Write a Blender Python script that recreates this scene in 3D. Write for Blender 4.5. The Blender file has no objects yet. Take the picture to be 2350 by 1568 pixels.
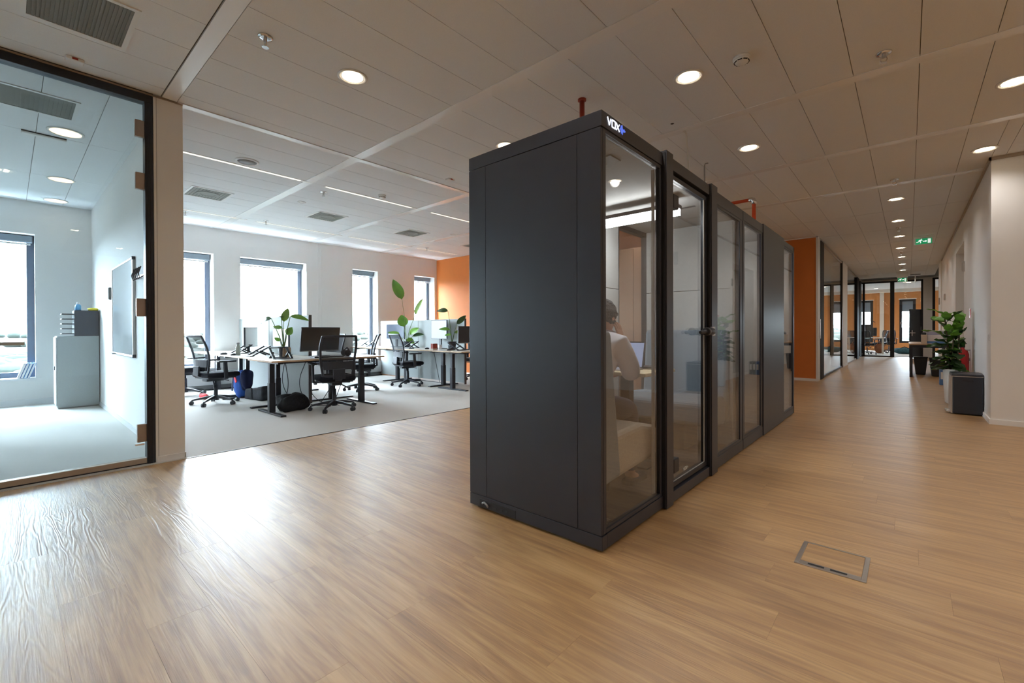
import bpy, bmesh, math, random
from mathutils import Vector, Matrix
random.seed(7)
PI = math.pi
col = bpy.context.scene.collection
sc = bpy.context.scene
C = 3.132            # ceiling height
YE = 23.6            # glazed wall at the corridor's far end

# ------------------------------------------------------------------ camera, sky, exposure
cd = bpy.data.cameras.new('camera'); cam = bpy.data.objects.new('camera', cd); col.objects.link(cam)
cd.sensor_width = 36.0; cd.lens = 1026.3/2350*36.0; cd.clip_end = 60000; cd.clip_start = 0.02
cd.shift_y = -(784-764.55)/2350
yaw, pitch, roll = math.radians(41.573), math.radians(-.316), math.radians(.192)
cy_, sy_ = math.cos(yaw), math.sin(yaw)
fw = Vector((-sy_*math.cos(pitch), cy_*math.cos(pitch), math.sin(pitch)))
rt = Vector((cy_, sy_, 0)); dn = fw.cross(rt)
r2 = rt*math.cos(roll)+dn*math.sin(roll); d2 = -rt*math.sin(roll)+dn*math.cos(roll)
m = Matrix((r2, -d2, -fw)).transposed().to_4x4(); m.translation = (0, 0, 1.12)
cam.matrix_world = m
sc.camera = cam
world = bpy.data.worlds.new('world'); sc.world = world; world.use_nodes = True
bg = world.node_tree.nodes['Background']
bg.inputs['Color'].default_value = (0.74, 0.87, 1.0, 1)
bg.inputs['Strength'].default_value = 64.0
sc.view_settings.view_transform = 'Standard'; sc.view_settings.look = 'None'
sc.view_settings.gamma = 1; sc.view_settings.use_curve_mapping = False
sc.view_settings.exposure = 0.14
sc.cycles.max_bounces = 10; sc.cycles.diffuse_bounces = 6; sc.cycles.glossy_bounces = 5
sc.cycles.transparent_max_bounces = 24; sc.cycles.transmission_bounces = 6
sc.cycles.sample_clamp_indirect = 12.0
sc.cycles.caustics_reflective = False; sc.cycles.caustics_refractive = False
DOWN_W = 20.0        # watts per corridor downlight
WARM = (1.0, 0.95, 0.90)
def portal(y0, y1, z0, z1, x, toward=(1, 0, 0)):
    l = bpy.data.lights.new('window_portal', 'AREA'); l.shape = 'RECTANGLE'; l.size = y1-y0; l.size_y = z1-z0
    l.cycles.is_portal = True
    o = bpy.data.objects.new('window_portal', l); col.objects.link(o)
    o.location = (x, (y0+y1)/2, (z0+z1)/2)
    o.rotation_euler = Vector(toward).to_track_quat('-Z', 'Z').to_euler()
    return o

# ------------------------------------------------------------------ materials
M = {}
def mat(name, c, rough=.5, metal=0., spec=.5, emit=None, es=0., noise=None, bump=None, sheen=0., coat=0.):
    m = bpy.data.materials.new(name); m.use_nodes = True; nt = m.node_tree
    b = nt.nodes['Principled BSDF']
    b.inputs['Base Color'].default_value = (*c, 1); b.inputs['Roughness'].default_value = rough
    b.inputs['Metallic'].default_value = metal; b.inputs['Specular IOR Level'].default_value = spec
    if coat: b.inputs['Coat Weight'].default_value = coat
    if emit: b.inputs['Emission Color'].default_value = (*emit, 1); b.inputs['Emission Strength'].default_value = es
    if noise or bump:
        geo = nt.nodes.new('ShaderNodeNewGeometry')
    if noise:   # (scale, amount)
        n = nt.nodes.new('ShaderNodeTexNoise'); n.inputs['Scale'].default_value = noise[0]; n.inputs['Detail'].default_value = 3
        nt.links.new(geo.outputs['Position'], n.inputs['Vector'])
        mr = nt.nodes.new('ShaderNodeMapRange'); mr.inputs['From Min'].default_value = .3; mr.inputs['From Max'].default_value = .7
        mr.inputs['To Min'].default_value = 1-noise[1]; mr.inputs['To Max'].default_value = 1+noise[1]
        nt.links.new(n.outputs['Fac'], mr.inputs['Value'])
        mx = nt.nodes.new('ShaderNodeVectorMath'); mx.operation = 'SCALE'; mx.inputs[0].default_value = c
        nt.links.new(mr.outputs['Result'], mx.inputs['Scale']); nt.links.new(mx.outputs[0], b.inputs['Base Color'])
    if bump:    # (scale, strength, distance)
        n = nt.nodes.new('ShaderNodeTexNoise'); n.inputs['Scale'].default_value = bump[0]; n.inputs['Detail'].default_value = 2
        nt.links.new(geo.outputs['Position'], n.inputs['Vector'])
        bp = nt.nodes.new('ShaderNodeBump'); bp.inputs['Strength'].default_value = bump[1]; bp.inputs['Distance'].default_value = bump[2]
        nt.links.new(n.outputs['Fac'], bp.inputs['Height']); nt.links.new(bp.outputs['Normal'], b.inputs['Normal'])
    M[name] = m; return m
def S(r, g, b):   # sRGB 0-255 to linear
    return tuple(((v/255)/12.92 if v/255 <= .04045 else ((v/255+.055)/1.055)**2.4) for v in (r, g, b))
mat('wall_white', (.82, .81, .795), .75, noise=(3, .01), bump=(240, .08, .001))
mat('ceiling', (.80, .82, .84), .9, noise=(260, .03), spec=.2)
mat('ceiling_gap', (.16, .15, .14), .9)
mat('band', (.90, .91, .92), .26, spec=.6, bump=(1.6, .12, .01))
mat('orange', S(206, 118, 52), .7, noise=(6, .02))
mat('orange_far', S(198, 130, 70), .7, noise=(6, .02))
mat('carpet', S(208, 205, 200), .95, noise=(330, .22), spec=.1, bump=(420, .5, .004))
mat('booth', S(52, 53, 61), .38, noise=(5, .02))
mat('booth_dark', S(30, 30, 36), .5)
mat('felt', S(176, 176, 174), .95, noise=(60, .05), spec=.15, bump=(300, .2, .001))
mat('felt_blue', S(126, 136, 146), .95, noise=(80, .05), spec=.15)
mat('booth_carpet', S(92, 78, 64), .95, noise=(150, .15))
mat('black_metal', S(40, 41, 48), .38, metal=.2)
mat('black_plastic', S(38, 40, 46), .45)
mat('chair_black', S(44, 47, 55), .5)
mat('seat_fabric', S(34, 35, 42), .9, spec=.2, noise=(200, .1))
mat('chrome', (.75, .75, .77), .2, metal=1)
mat('steel', (.55, .52, .49), .35, metal=1)
mat('bronze', S(164, 148, 136), .4, metal=.4)
mat('alu_beige', S(176, 160, 142), .45, metal=.3)
mat('white_plastic', (.78, .78, .77), .4)
mat('grey_plastic', S(150, 152, 152), .5)
mat('grille', S(128, 128, 122), .7, noise=(300, .15))
mat('desk_top', S(222, 216, 208), .35, noise=(8, .02))
mat('oak_edge', S(200, 170, 138), .5, noise=(30, .08))
mat('divider', S(176, 182, 182), .95, spec=.1, noise=(90, .05), bump=(300, .15, .001))
mat('divider_edge', S(92, 82, 80), .6)
mat('win_frame', S(82, 92, 108), .4, metal=.1)
mat('win_frame_dark', S(36, 34, 38), .4, metal=.1)
mat('blind', S(120, 130, 140), .8)
mat('sill', S(226, 228, 230), .4)
mat('screen', S(60, 58, 58), .22, spec=.6)
mat('screen_blue', S(98, 108, 128), .25, spec=.6)
mat('screen_lit', S(110, 120, 145), .4, emit=S(180, 195, 235), es=.42)
mat('leaf', S(108, 158, 56), .42, noise=(9, .12))
mat('leaf_dark', S(52, 82, 36), .38, noise=(9, .15))
mat('leaf_light', S(120, 150, 60), .42, noise=(9, .1))
mat('stem', S(96, 120, 62), .6)
mat('trunk', S(96, 84, 66), .8, noise=(30, .1))
mat('pot_dark', S(62, 66, 74), .6)
mat('pot_bark', S(150, 128, 104), .8, noise=(25, .25))
mat('pot_white', S(214, 210, 202), .3)
mat('soil', S(52, 42, 34), .95, noise=(80, .2))
mat('bin_black', S(36, 40, 48), .35)
mat('wood_table', S(182, 152, 122), .4, noise=(18, .06))
mat('red', S(186, 24, 24), .3, coat=.4)
mat('red_pipe', S(206, 74, 34), .4, coat=.2)
mat('red_pipe_dark', S(150, 52, 34), .4)
mat('card_beige', S(206, 190, 172), .8)
mat('card_white', S(216, 214, 216), .7)
mat('print_blue', S(92, 132, 190), .7)
mat('print_violet', S(168, 168, 190), .7)
mat('paper', S(235, 235, 232), .8)
mat('teal', S(58, 96, 104), .8, noise=(25, .3))
mat('brown_bag', S(140, 82, 50), .8, noise=(20, .15))
mat('bag_black', S(20, 22, 28), .75, noise=(30, .4), bump=(18, 1.0, .02))
mat('bag_grey', S(52, 56, 62), .8, noise=(14, .3), bump=(12, .8, .02))
mat('bag_blue', S(38, 84, 168), .75)
mat('bag_navy', S(26, 34, 72), .75)
mat('bag_red', S(214, 44, 54), .7)
mat('bottle_sage', S(160, 168, 158), .4)
mat('bottle_blue', S(92, 160, 210), .3)
mat('yellow', S(226, 206, 44), .6)
mat('wardrobe', S(168, 124, 94), .55, noise=(4, .05))
mat('sofa', S(186, 178, 166), .95, spec=.1, noise=(120, .08))
mat('cream', S(226, 214, 200), .9, spec=.1)
mat('plywood', S(214, 196, 158), .5, noise=(30, .05))
mat('whiteboard', S(214, 218, 222), .08, spec=.6)
mat('skin', S(206, 158, 130), .5, noise=(30, .04))
mat('shirt', S(238, 232, 238), .85, noise=(20, .03))
mat('trousers', S(44, 48, 62), .9)
mat('hair', S(54, 50, 46), .7, noise=(90, .5), bump=(70, 1.0, .02))
mat('green_sign', S(20, 150, 96), .5, emit=S(20, 150, 96), es=.5)
mat('white_sign', (.85, .9, .88), .5, emit=(.85, .95, .9), es=.7)
mat('logo_white', (.9, .92, 1), .5, emit=(.8, .86, 1.0), es=1.8)
mat('logo_blue', S(90, 120, 220), .5, emit=S(84, 110, 215), es=.9)
mat('lamp_warm', (1, .9, .75), .5, emit=(1.0, .86, .66), es=2.2)
mat('lamp_bulb', (1, .9, .75), .5, emit=(1.0, .84, .6), es=30.0)
mat('lamp_line', (1, .95, .8), .5, emit=(1.0, .95, .78), es=1.1)
mat('lamp_line_dim', (1, .92, .8), .5, emit=(1.0, .86, .7), es=.45)
mat('lamp_white', (1, 1, 1), .5, emit=(.97, .99, 1.0), es=38.0)
mat('reflector', (.85, .83, .8), .25, metal=.8)
mat('led_red', S(150, 40, 20), .4)
mat('frame_black', S(26, 26, 30), .6, spec=.3)
mat('cable', S(40, 42, 46), .6)
mat('cable_white', S(214, 212, 206), .5)
mat('field', (0.0121, 0.0149, 0.0099), .95, noise=(.02, .5))
mat('tree_far', (0.0088, 0.0121, 0.0077), .95, noise=(.3, .3))
mat('house_wall', (0.0187, 0.0187, 0.0204), .9)
mat('house_roof', (0.0121, 0.0116, 0.0121), .9)
mat('house_glass', (0.0088, 0.0099, 0.0116), .6)

def glass(name, tint, ior=1.5, rough=0., refl=1.0):
    m = bpy.data.materials.new(name); m.use_nodes = True; nt = m.node_tree; nt.nodes.clear()
    out = nt.nodes.new('ShaderNodeOutputMaterial'); mix = nt.nodes.new('ShaderNodeMixShader')
    tr = nt.nodes.new('ShaderNodeBsdfTransparent'); tr.inputs['Color'].default_value = (*tint, 1)
    gl = nt.nodes.new('ShaderNodeBsdfGlossy'); gl.inputs['Roughness'].default_value = rough
    fr = nt.nodes.new('ShaderNodeFresnel'); ge = nt.nodes.new('ShaderNodeNewGeometry')
    io = nt.nodes.new('ShaderNodeMapRange'); io.inputs['To Min'].default_value = ior; io.inputs['To Max'].default_value = 1/ior
    nt.links.new(ge.outputs['Backfacing'], io.inputs['Value']); nt.links.new(io.outputs['Result'], fr.inputs['IOR'])
    mu = nt.nodes.new('ShaderNodeMath'); mu.operation = 'MULTIPLY'; mu.inputs[1].default_value = refl; mu.use_clamp = True
    nt.links.new(fr.outputs[0], mu.inputs[0]); nt.links.new(mu.outputs[0], mix.inputs[0])
    nt.links.new(tr.outputs[0], mix.inputs[1]); nt.links.new(gl.outputs[0], mix.inputs[2])
    nt.links.new(mix.outputs[0], out.inputs[0]); M[name] = m; return m
glass('glass', (.97, .985, .98))
glass('glass_cool', (.845, .90, .915))
glass('glass_booth', (.95, .955, .95), ior=1.6, refl=1.2)
def meshfab(name, c, a):
    m = bpy.data.materials.new(name); m.use_nodes = True; nt = m.node_tree
    b = nt.nodes['Principled BSDF']; b.inputs['Base Color'].default_value = (*c, 1); b.inputs['Roughness'].default_value = .8
    b.inputs['Alpha'].default_value = a; M[name] = m
meshfab('back_mesh', S(46, 49, 56), .74)
meshfab('clear_plastic', (.85, .9, .9), .35)

def wood_floor():
    m = bpy.data.materials.new('wood_floor'); m.use_nodes = True; nt = m.node_tree; N = nt.nodes; L = nt.links
    b = N['Principled BSDF']
    geo = N.new('ShaderNodeNewGeometry'); at = N.new('ShaderNodeAttribute'); at.attribute_name = 'plank'
    sep = N.new('ShaderNodeSeparateXYZ'); L.new(geo.outputs['Position'], sep.inputs[0])
    def math_(op, a, bb, c=None):
        n = N.new('ShaderNodeMath'); n.operation = op
        for i, v in enumerate((a, bb)):
            if v is None: continue
            if isinstance(v, (int, float)): n.inputs[i].default_value = v
            else: L.new(v, n.inputs[i])
        return n.outputs[0]
    rnd = at.outputs['Fac']
    def vec(sx, sy, off):
        c = N.new('ShaderNodeCombineXYZ')
        L.new(math_('ADD', math_('MULTIPLY', sep.outputs[0], sx), math_('MULTIPLY', rnd, off)), c.inputs[0])
        L.new(math_('MULTIPLY', sep.outputs[1], sy), c.inputs[1]); L.new(math_('MULTIPLY', rnd, off*1.7), c.inputs[2])
        return c.outputs[0]
    def noise(v, s, d, dist=0):
        n = N.new('ShaderNodeTexNoise'); n.inputs['Scale'].default_value = s; n.inputs['Detail'].default_value = d
        n.inputs['Distortion'].default_value = dist; L.new(v, n.inputs['Vector']); return n.outputs['Fac']
    broad = noise(vec(.9, 7.5, 53), 1.6, 4, 1.2)
    streak = noise(vec(.8, 28, 31), 2.6, 5, .4)
    fine = noise(vec(5, 150, 11), 1.5, 3)
    # cathedral rings
    warp = noise(vec(.62, 6.5, 77), 1.2, 3, .25)
    ring = math_('SINE', math_('MULTIPLY', warp, 105.0), None)
    ringn = math_('ADD', math_('MULTIPLY', ring, .5), .5)
    s = math_('ADD', math_('MULTIPLY', broad, .62), math_('MULTIPLY', streak, .30))
    s = math_('ADD', s, math_('MULTIPLY', fine, .08))
    s = math_('ADD', s, math_('MULTIPLY', math_('SUBTRACT', ringn, .5), .05))
    cr = N.new('ShaderNodeValToRGB'); L.new(s, cr.inputs[0])
    e = cr.color_ramp.elements
    e[0].position = .30; e[0].color = (*S(150, 112, 68), 1)
    e[1].position = .68; e[1].color = (*S(206, 167, 112), 1)
    x = cr.color_ramp.elements.new(.45); x.color = (*S(174, 132, 82), 1)
    x = cr.color_ramp.elements.new(.54); x.color = (*S(189, 148, 94), 1)
    # plank to plank tone
    sc_ = N.new('ShaderNodeVectorMath'); sc_.operation = 'SCALE'; L.new(cr.outputs[0], sc_.inputs[0])
    L.new(math_('ADD', math_('MULTIPLY', rnd, .06), .93), sc_.inputs['Scale'])
    L.new(sc_.outputs[0], b.inputs['Base Color'])
    b.inputs['Coat Weight'].default_value = .6; b.inputs['Coat Roughness'].default_value = .42; b.inputs['Coat IOR'].default_value = 1.55; L_ = None
    b.inputs['Roughness'].default_value = .36; b.inputs['Specular IOR Level'].default_value = 1.0
    L.new(math_('ADD', math_('MULTIPLY', ringn, .08), .46), b.inputs['Roughness'])
    sel = noise(vec(.5, 1.2, 91), 1.0, 1)     # embossing strong on some boards
    selr = math_('MULTIPLY', math_('MAXIMUM', math_('SUBTRACT', sel, .42), 0.0), 4.0)
    hgt = math_('ADD', math_('MULTIPLY', ringn, selr), math_('MULTIPLY', fine, .8))
    bp = N.new('ShaderNodeBump'); bp.inputs['Strength'].default_value = .55; bp.inputs['Distance'].default_value = .0013
    L.new(hgt, bp.inputs['Height']); L.new(bp.outputs['Normal'], b.inputs['Normal']); L.new(bp.outputs['Normal'], b.inputs['Coat Normal'])
    M['wood_floor'] = m
wood_floor()

# ------------------------------------------------------------------ mesh helpers
class MB:
    def __init__(s): s.v = []; s.f = []
    def add(s, vs, fs):
        o = len(s.v); s.v += [tuple(v) for v in vs]; s.f += [tuple(i+o for i in f) for f in fs]; return s
    def box(s, x0, x1, y0, y1, z0, z1):
        return s.add([(x, y, z) for z in (z0, z1) for y in (y0, y1) for x in (x0, x1)],
                     [(0, 2, 3, 1), (4, 5, 7, 6), (0, 1, 5, 4), (2, 6, 7, 3), (0, 4, 6, 2), (1, 3, 7, 5)])
    def bx(s, cx, cy, cz, sx, sy, sz, rot=None):
        vs = [Vector((x*sx/2, y*sy/2, z*sz/2)) for z in (-1, 1) for y in (-1, 1) for x in (-1, 1)]
        if rot: vs = [rot @ v for v in vs]
        return s.add([v+Vector((cx, cy, cz)) for v in vs],
                     [(0, 2, 3, 1), (4, 5, 7, 6), (0, 1, 5, 4), (2, 6, 7, 3), (0, 4, 6, 2), (1, 3, 7, 5)])
    def bar(s, a, b, w, t, up=(0, 0, 1)):      # rectangular bar from a to b, w across, t along up
        a, b = Vector(a), Vector(b); d = (b-a).normalized(); u = Vector(up)
        if abs(d.dot(u)) > .98: u = Vector((0, 1, 0))
        r = d.cross(u).normalized()*w/2; u = r.cross(d).normalized()*t/2
        return s.add([a-r-u, a+r-u, a-r+u, a+r+u, b-r-u, b+r-u, b-r+u, b+r+u],
                     [(0, 2, 3, 1), (4, 5, 7, 6), (0, 1, 5, 4), (2, 6, 7, 3), (0, 4, 6, 2), (1, 3, 7, 5)])
    def tube(s, pts, r, n=8, cap=True):
        pts = [Vector(p) for p in pts]; rr = r if isinstance(r, (list, tuple)) else [r]*len(pts)
        rings = []; up = Vector((0, 0, 1)); prev = None
        for i, p in enumerate(pts):
            d = (pts[min(i+1, len(pts)-1)]-pts[max(i-1, 0)]).normalized()
            a = (prev if prev is not None else (up if abs(d.dot(up)) < .9 else Vector((1, 0, 0))))
            a = (a-d*a.dot(d)).normalized(); prev = a; b = d.cross(a)
            rings.append([p+(a*math.cos(2*PI*k/n)+b*math.sin(2*PI*k/n))*rr[i] for k in range(n)])
        fs = [(i*n+k, i*n+(k+1) % n, (i+1)*n+(k+1) % n, (i+1)*n+k) for i in range(len(pts)-1) for k in range(n)]
        if cap: fs += [tuple(range(n))[::-1], tuple((len(pts)-1)*n+k for k in range(n))]
        return s.add([v for r_ in rings for v in r_], fs)
    def lathe(s, prof, cx=0, cy=0, n=24):       # prof [(r, z)]
        vs = [(cx+max(r, .0002)*math.cos(2*PI*k/n), cy+max(r, .0002)*math.sin(2*PI*k/n), z) for r, z in prof for k in range(n)]
        fs = [(i*n+k, i*n+(k+1) % n, (i+1)*n+(k+1) % n, (i+1)*n+k) for i in range(len(prof)-1) for k in range(n)]
        fs += [tuple(range(n))[::-1], tuple((len(prof)-1)*n+k for k in range(n))]
        return s.add(vs, fs)
    def prism(s, poly, axis, a, b):             # poly of 2-tuples extruded along axis 0/1/2 from a to b
        def p3(q, t):
            if axis == 0: return (t, q[0], q[1])
            if axis == 1: return (q[0], t, q[1])
            return (q[0], q[1], t)
        n = len(poly)
        return s.add([p3(q, a) for q in poly]+[p3(q, b) for q in poly],
                     [tuple(range(n))[::-1], tuple(range(n, 2*n))]+[(k, (k+1) % n, n+(k+1) % n, n+k) for k in range(n)])
    def ball(s, c, rx, ry, rz, n=12, m_=8):
        vs = []; fs = []
        for i in range(m_+1):
            t = PI*i/m_
            for k in range(n):
                vs.append((c[0]+rx*max(math.sin(t), .001)*math.cos(2*PI*k/n), c[1]+ry*max(math.sin(t), .001)*math.sin(2*PI*k/n), c[2]-rz*math.cos(t)))
        for i in range(m_):
            for k in range(n): fs.append((i*n+k, i*n+(k+1) % n, (i+1)*n+(k+1) % n, (i+1)*n+k))
        return s.add(vs, fs)
    def grid(s, fn, nu, nv, thick=0.):          # fn(u,v)->point; optional thickness through normals by solidify later
        vs = [fn(i/nu, j/nv) for i in range(nu+1) for j in range(nv+1)]
        fs = [(i*(nv+1)+j, (i+1)*(nv+1)+j, (i+1)*(nv+1)+j+1, i*(nv+1)+j+1) for i in range(nu) for j in range(nv)]
        return s.add(vs, fs)
def mesh_of(mb, material, smooth=False, name='mesh', recalc=True):
    me = bpy.data.meshes.new(name); me.from_pydata(mb.v, [], mb.f)
    if recalc:
        bm = bmesh.new(); bm.from_mesh(me); bmesh.ops.recalc_face_normals(bm, faces=bm.faces); bm.to_mesh(me); bm.free()
    me.materials.append(M[material])
    if smooth:
        for p in me.polygons: p.use_smooth = True
    me.update(); return me
def link(name, me, parent=None, loc=None):
    o = bpy.data.objects.new(name, me); col.objects.link(o)
    if parent: o.parent = parent
    if loc: o.location = loc
    return o
def obj(name, mb, material, parent=None, bevel=0, seg=2, smooth=False, solid=0, sub=0, recalc=True):
    me = mesh_of(mb, material, smooth or False, name, recalc)
    o = link(name, me, parent)
    if solid:
        md = o.modifiers.new('s', 'SOLIDIFY'); md.thickness = solid; md.offset = 0
    if bevel:
        md = o.modifiers.new('b', 'BEVEL'); md.width = bevel; md.segments = seg; md.limit_method = 'ANGLE'; md.angle_limit = .6
        if smooth: md.harden_normals = False
    if sub:
        md = o.modifiers.new('sub', 'SUBSURF'); md.levels = sub; md.render_levels = sub
    return o
def struct(name, mb, material, parent=None, **k):
    o = obj(name, mb, material, parent, **k)
    if parent is None: o['kind'] = 'structure'
    return o
def tag(o, label, cat, group=None):
    o['label'] = label; o['category'] = cat
    if group: o['group'] = group
    return o
def thing(name, label, cat, loc=(0, 0, 0), rz=0, group=None):
    o = bpy.data.objects.new(name, None); col.objects.link(o); o.empty_display_size = .1
    o.location = loc; o.rotation_euler = (0, 0, rz)
    return tag(o, label, cat, group)
def sthing(name, loc=(0, 0, 0)):
    o = bpy.data.objects.new(name, None); col.objects.link(o); o.location = loc; o['kind'] = 'structure'; return o
def kids(o): return KIDS(o)
def dup(root, loc, rz, label, group=None):
    r = root.copy(); col.objects.link(r); r.location = loc; r.rotation_euler = (0, 0, rz); r['label'] = label
    if group: r['group'] = group
    elif 'group' in r.keys(): del r['group']
    for ch in [x for x in bpy.data.objects if x.parent == root]:
        c = ch.copy(); col.objects.link(c); c.parent = r
        for g in [x for x in bpy.data.objects if x.parent == ch]:
            d = g.copy(); col.objects.link(d); d.parent = c
    return r

# ------------------------------------------------------------------ floor
fl = struct('floor', MB().box(-10.5, 6.2, -5.2, YE+7.3, -.25, -.0008), 'booth_carpet')
def plank_mesh(rows, name):
    me = bpy.data.meshes.new(name); vs = []; fs = []; vals = []
    for (x0, x1, y0, y1, rnd) in rows:
        g = .0003; o = len(vs); z0, z1 = -.012, 0; x0 += g; x1 -= g; y0 += g; y1 -= g; c = .00015
        vs += [(x0, y0, z0), (x1, y0, z0), (x1, y1, z0), (x0, y1, z0), (x0, y0, z1-c), (x1, y0, z1-c), (x1, y1, z1-c), (x0, y1, z1-c),
               (x0+c, y0+c, z1), (x1-c, y0+c, z1), (x1-c, y1-c, z1), (x0+c, y1-c, z1)]
        for f in ((0, 1, 5, 4), (1, 2, 6, 5), (2, 3, 7, 6), (3, 0, 4, 7), (4, 5, 9, 8), (5, 6, 10, 9), (6, 7, 11, 10), (7, 4, 8, 11), (8, 9, 10, 11)):
            fs.append(tuple(o+i for i in f)); vals.append(rnd)
    me.from_pydata(vs, [], fs); a = me.attributes.new('plank', 'FLOAT', 'FACE')
    a.data.foreach_set('value', vals); me.materials.append(M['wood_floor']); me.update(); return me
PW, PL = .21, 1.32
rows = []
ny0 = math.floor((-5.0-.13)/PW)
for j in range(ny0, int((YE-.13)/PW)+1):
    y0 = .13+j*PW; y1 = min(y0+PW, YE)
    off = (j*.4637*PL*1.0) % PL
    if j == 0: off = (-2.6) % PL
    if j == 1: off = (-2.14) % PL
    x = -4.75-PL
    k0 = math.floor((-4.76-off)/PL)
    for k in range(k0, int((6.1-off)/PL)+1):
        x0 = max(off+k*PL, -4.76); x1 = min(off+(k+1)*PL, 6.1)
        if y0 > 11.6: x0 = max(x0, -4.7); x1 = min(x1, .74 if y0 < 17.8 else 1.6)
        elif y0 > 7.67: x1 = min(x1, .74)
        if x1-x0 < .03: continue
        rows.append((x0, x1, y0, y1, random.random()))
def in_view(r):
    cx, cy = (r[0]+r[1])/2, (r[2]+r[3])/2
    d = Vector((cx, cy, -1.12)); z = d.dot(fw)
    if z < .3: return 1e9
    u = 1175+1026.3*d.dot(r2)/z; v = 764.55+1026.3*d.dot(d2)/z
    if u < -250 or u > 2600 or v > 1750: return 1e9
    if -2.15 < cx < -1.1 and 2.0 < cy < 6.9: return 1e8
    return d.length
rows.sort(key=in_view)
for r in rows[:280]: link('floor_plank', plank_mesh([r], 'floor_plank'), fl)
rest = link('floor_planking', plank_mesh(rows[280:], 'floor_planking'), fl); rest['kind'] = 'stuff'
obj('carpet', MB().box(-10.1, -4.762, -4, 8.17, -.012, .003), 'carpet', fl)
obj('carpet', MB().box(-4.7, 5, YE+.01, YE+7.2, -.012, .003), 'carpet', fl)
obj('carpet_edge_strip', MB().box(-4.768, -4.757, 1.04, 8.17, -.01, .004), 'black_metal', fl)

# ------------------------------------------------------------------ ceiling
ce = struct('ceiling', MB().box(-10.5, 6.2, -5.2, YE+7.3, C+.012, C+.2), 'ceiling_gap')
def tile(x0, x1, y0, y1):
    g = .0022; mb = MB(); mb.box(x0+g, x1-g, y0+g, y1-g, C, C+.011)
    return obj('ceiling_tile', mb, 'ceiling', ce, recalc=False)
BND = [.94]+[.89+1.818*k for k in range(1, 13)]     # bands across the room
BW = .056
xj = [-.33+.39*k for k in range(-11, 3)]               # joints between -4.62 and .45
n_t = 0
def tile_row(xs, y0, y1):
    for a, b in zip(xs[:-1], xs[1:]): tile(a, b, y0, y1)
xs_mid = [-4.785]+[x for x in xj if x > -4.7]+[.84, 1.23, 1.62, 2.01]
xs_left = [-10.12]+[-9.94+.39*k for k in range(0, 13)]+[-4.87]
xs_left = [x for x in xs_left if x <= -4.87 or x == -4.87]
for k in range(4):
    a, b = BND[k]+BW, BND[k+1]-BW
    if k == 3: b = 8.165
    xl = list(xs_left)
    tile_row(xl, a, b)
    xm = [x for x in xs_mid if (x > -4.8 and (x < 2.1))]
    if k == 3:
        xm = [x for x in xm if x < .6]+[.723]
    tile_row(xm, a, b if k < 3 else BND[4]-BW)
tile_row([x for x in xs_mid if x < -2.9]+[-2.67, -2.28, -1.89], -.88, BND[0]-.06)
# corridor and the space behind the booths
for k in range(4, 12):
    a, b = BND[k]+(BW if k < 5 else .015), BND[k+1]-(.015 if k >= 4 else BW)
    if k >= 5: a, b = BND[k]+.006, BND[k+1]-.006
    if k == 4: a, b = BND[4]+BW, BND[5]-.006
    x_l = [x for x in xj if x > (-3.1 if k < 6 else -1.51)]
    if k >= 6: x_l = [-1.465]+[x for x in x_l if x > -1.4]
    tile_row(x_l+[.723], a, b)
far = MB(); far.box(-4.7, 5, YE+.05, YE+7.2, C, C+.011); far.box(-4.7, -1.47, 11.7, YE, C, C+.011)
far.box(-4.785, -3.06, 8.2, 11.6, C, C+.011)
obj('plain_ceiling', far, 'ceiling', ce)
near = MB(); near.box(-1.89, 6.1, -5, BND[0]-.06, C, C+.011); near.box(-4.78, -1.89, -5, -.88, C, C+.011)
near.box(2.01, 6.1, BND[0]+.06, 7.67, C, C+.011)
for a_, b_ in ((.723, .84), (.84, 1.23), (1.23, 1.62), (1.62, 2.01)): tile(a_, b_, BND[3]+BW, 7.67)
obj('plain_ceiling', near, 'ceiling', ce)
# meeting room ceiling tiles run the other way
ys = [-4, -3.7]+[.2+.39*k for k in range(-8, 3)]
ys = [-3.31+.39*k for k in range(0, 11)]+[.93]
for x0, x1 in ((-10.1, -8.3), (-8.3, -6.58), (-6.58, -4.87)):
    for a, b in zip(ys[:-1], ys[1:]):
        if b > -1.6: tile(x0, x1, a, b)
obj('plain_ceiling', MB().box(-10.1, -4.87, -4, -1.75, C, C+.011), 'ceiling', ce)
for i, y in enumerate(BND):
    w = BW if i < 5 else .013
    if i == 0: obj('ceiling_band', MB().box(-4.785, 6.1, y-.052, y+.052, C-.004, C+.011), 'band', ce)
    elif i <= 3: obj('ceiling_band', MB().box(-10.1, 6.1 if y < 7.6 else .72, y-w, y+w, C-.003, C+.011), 'band', ce)
    elif i == 4: obj('ceiling_band', MB().box(-4.78, .72, y-w, y+w, C-.003, C+.011), 'band', ce)
obj('ceiling_band', MB().box(-4.87, -4.79, 1.0, 8.16, C-.006, C+.011), 'band', ce)
obj('painted_shadow_line', MB().box(-4.79, -4.778, 1.0, 8.16, C+.004, C+.0112), 'booth_dark', ce)  # dark strip coloured in as the shadow line along the trim

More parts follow.
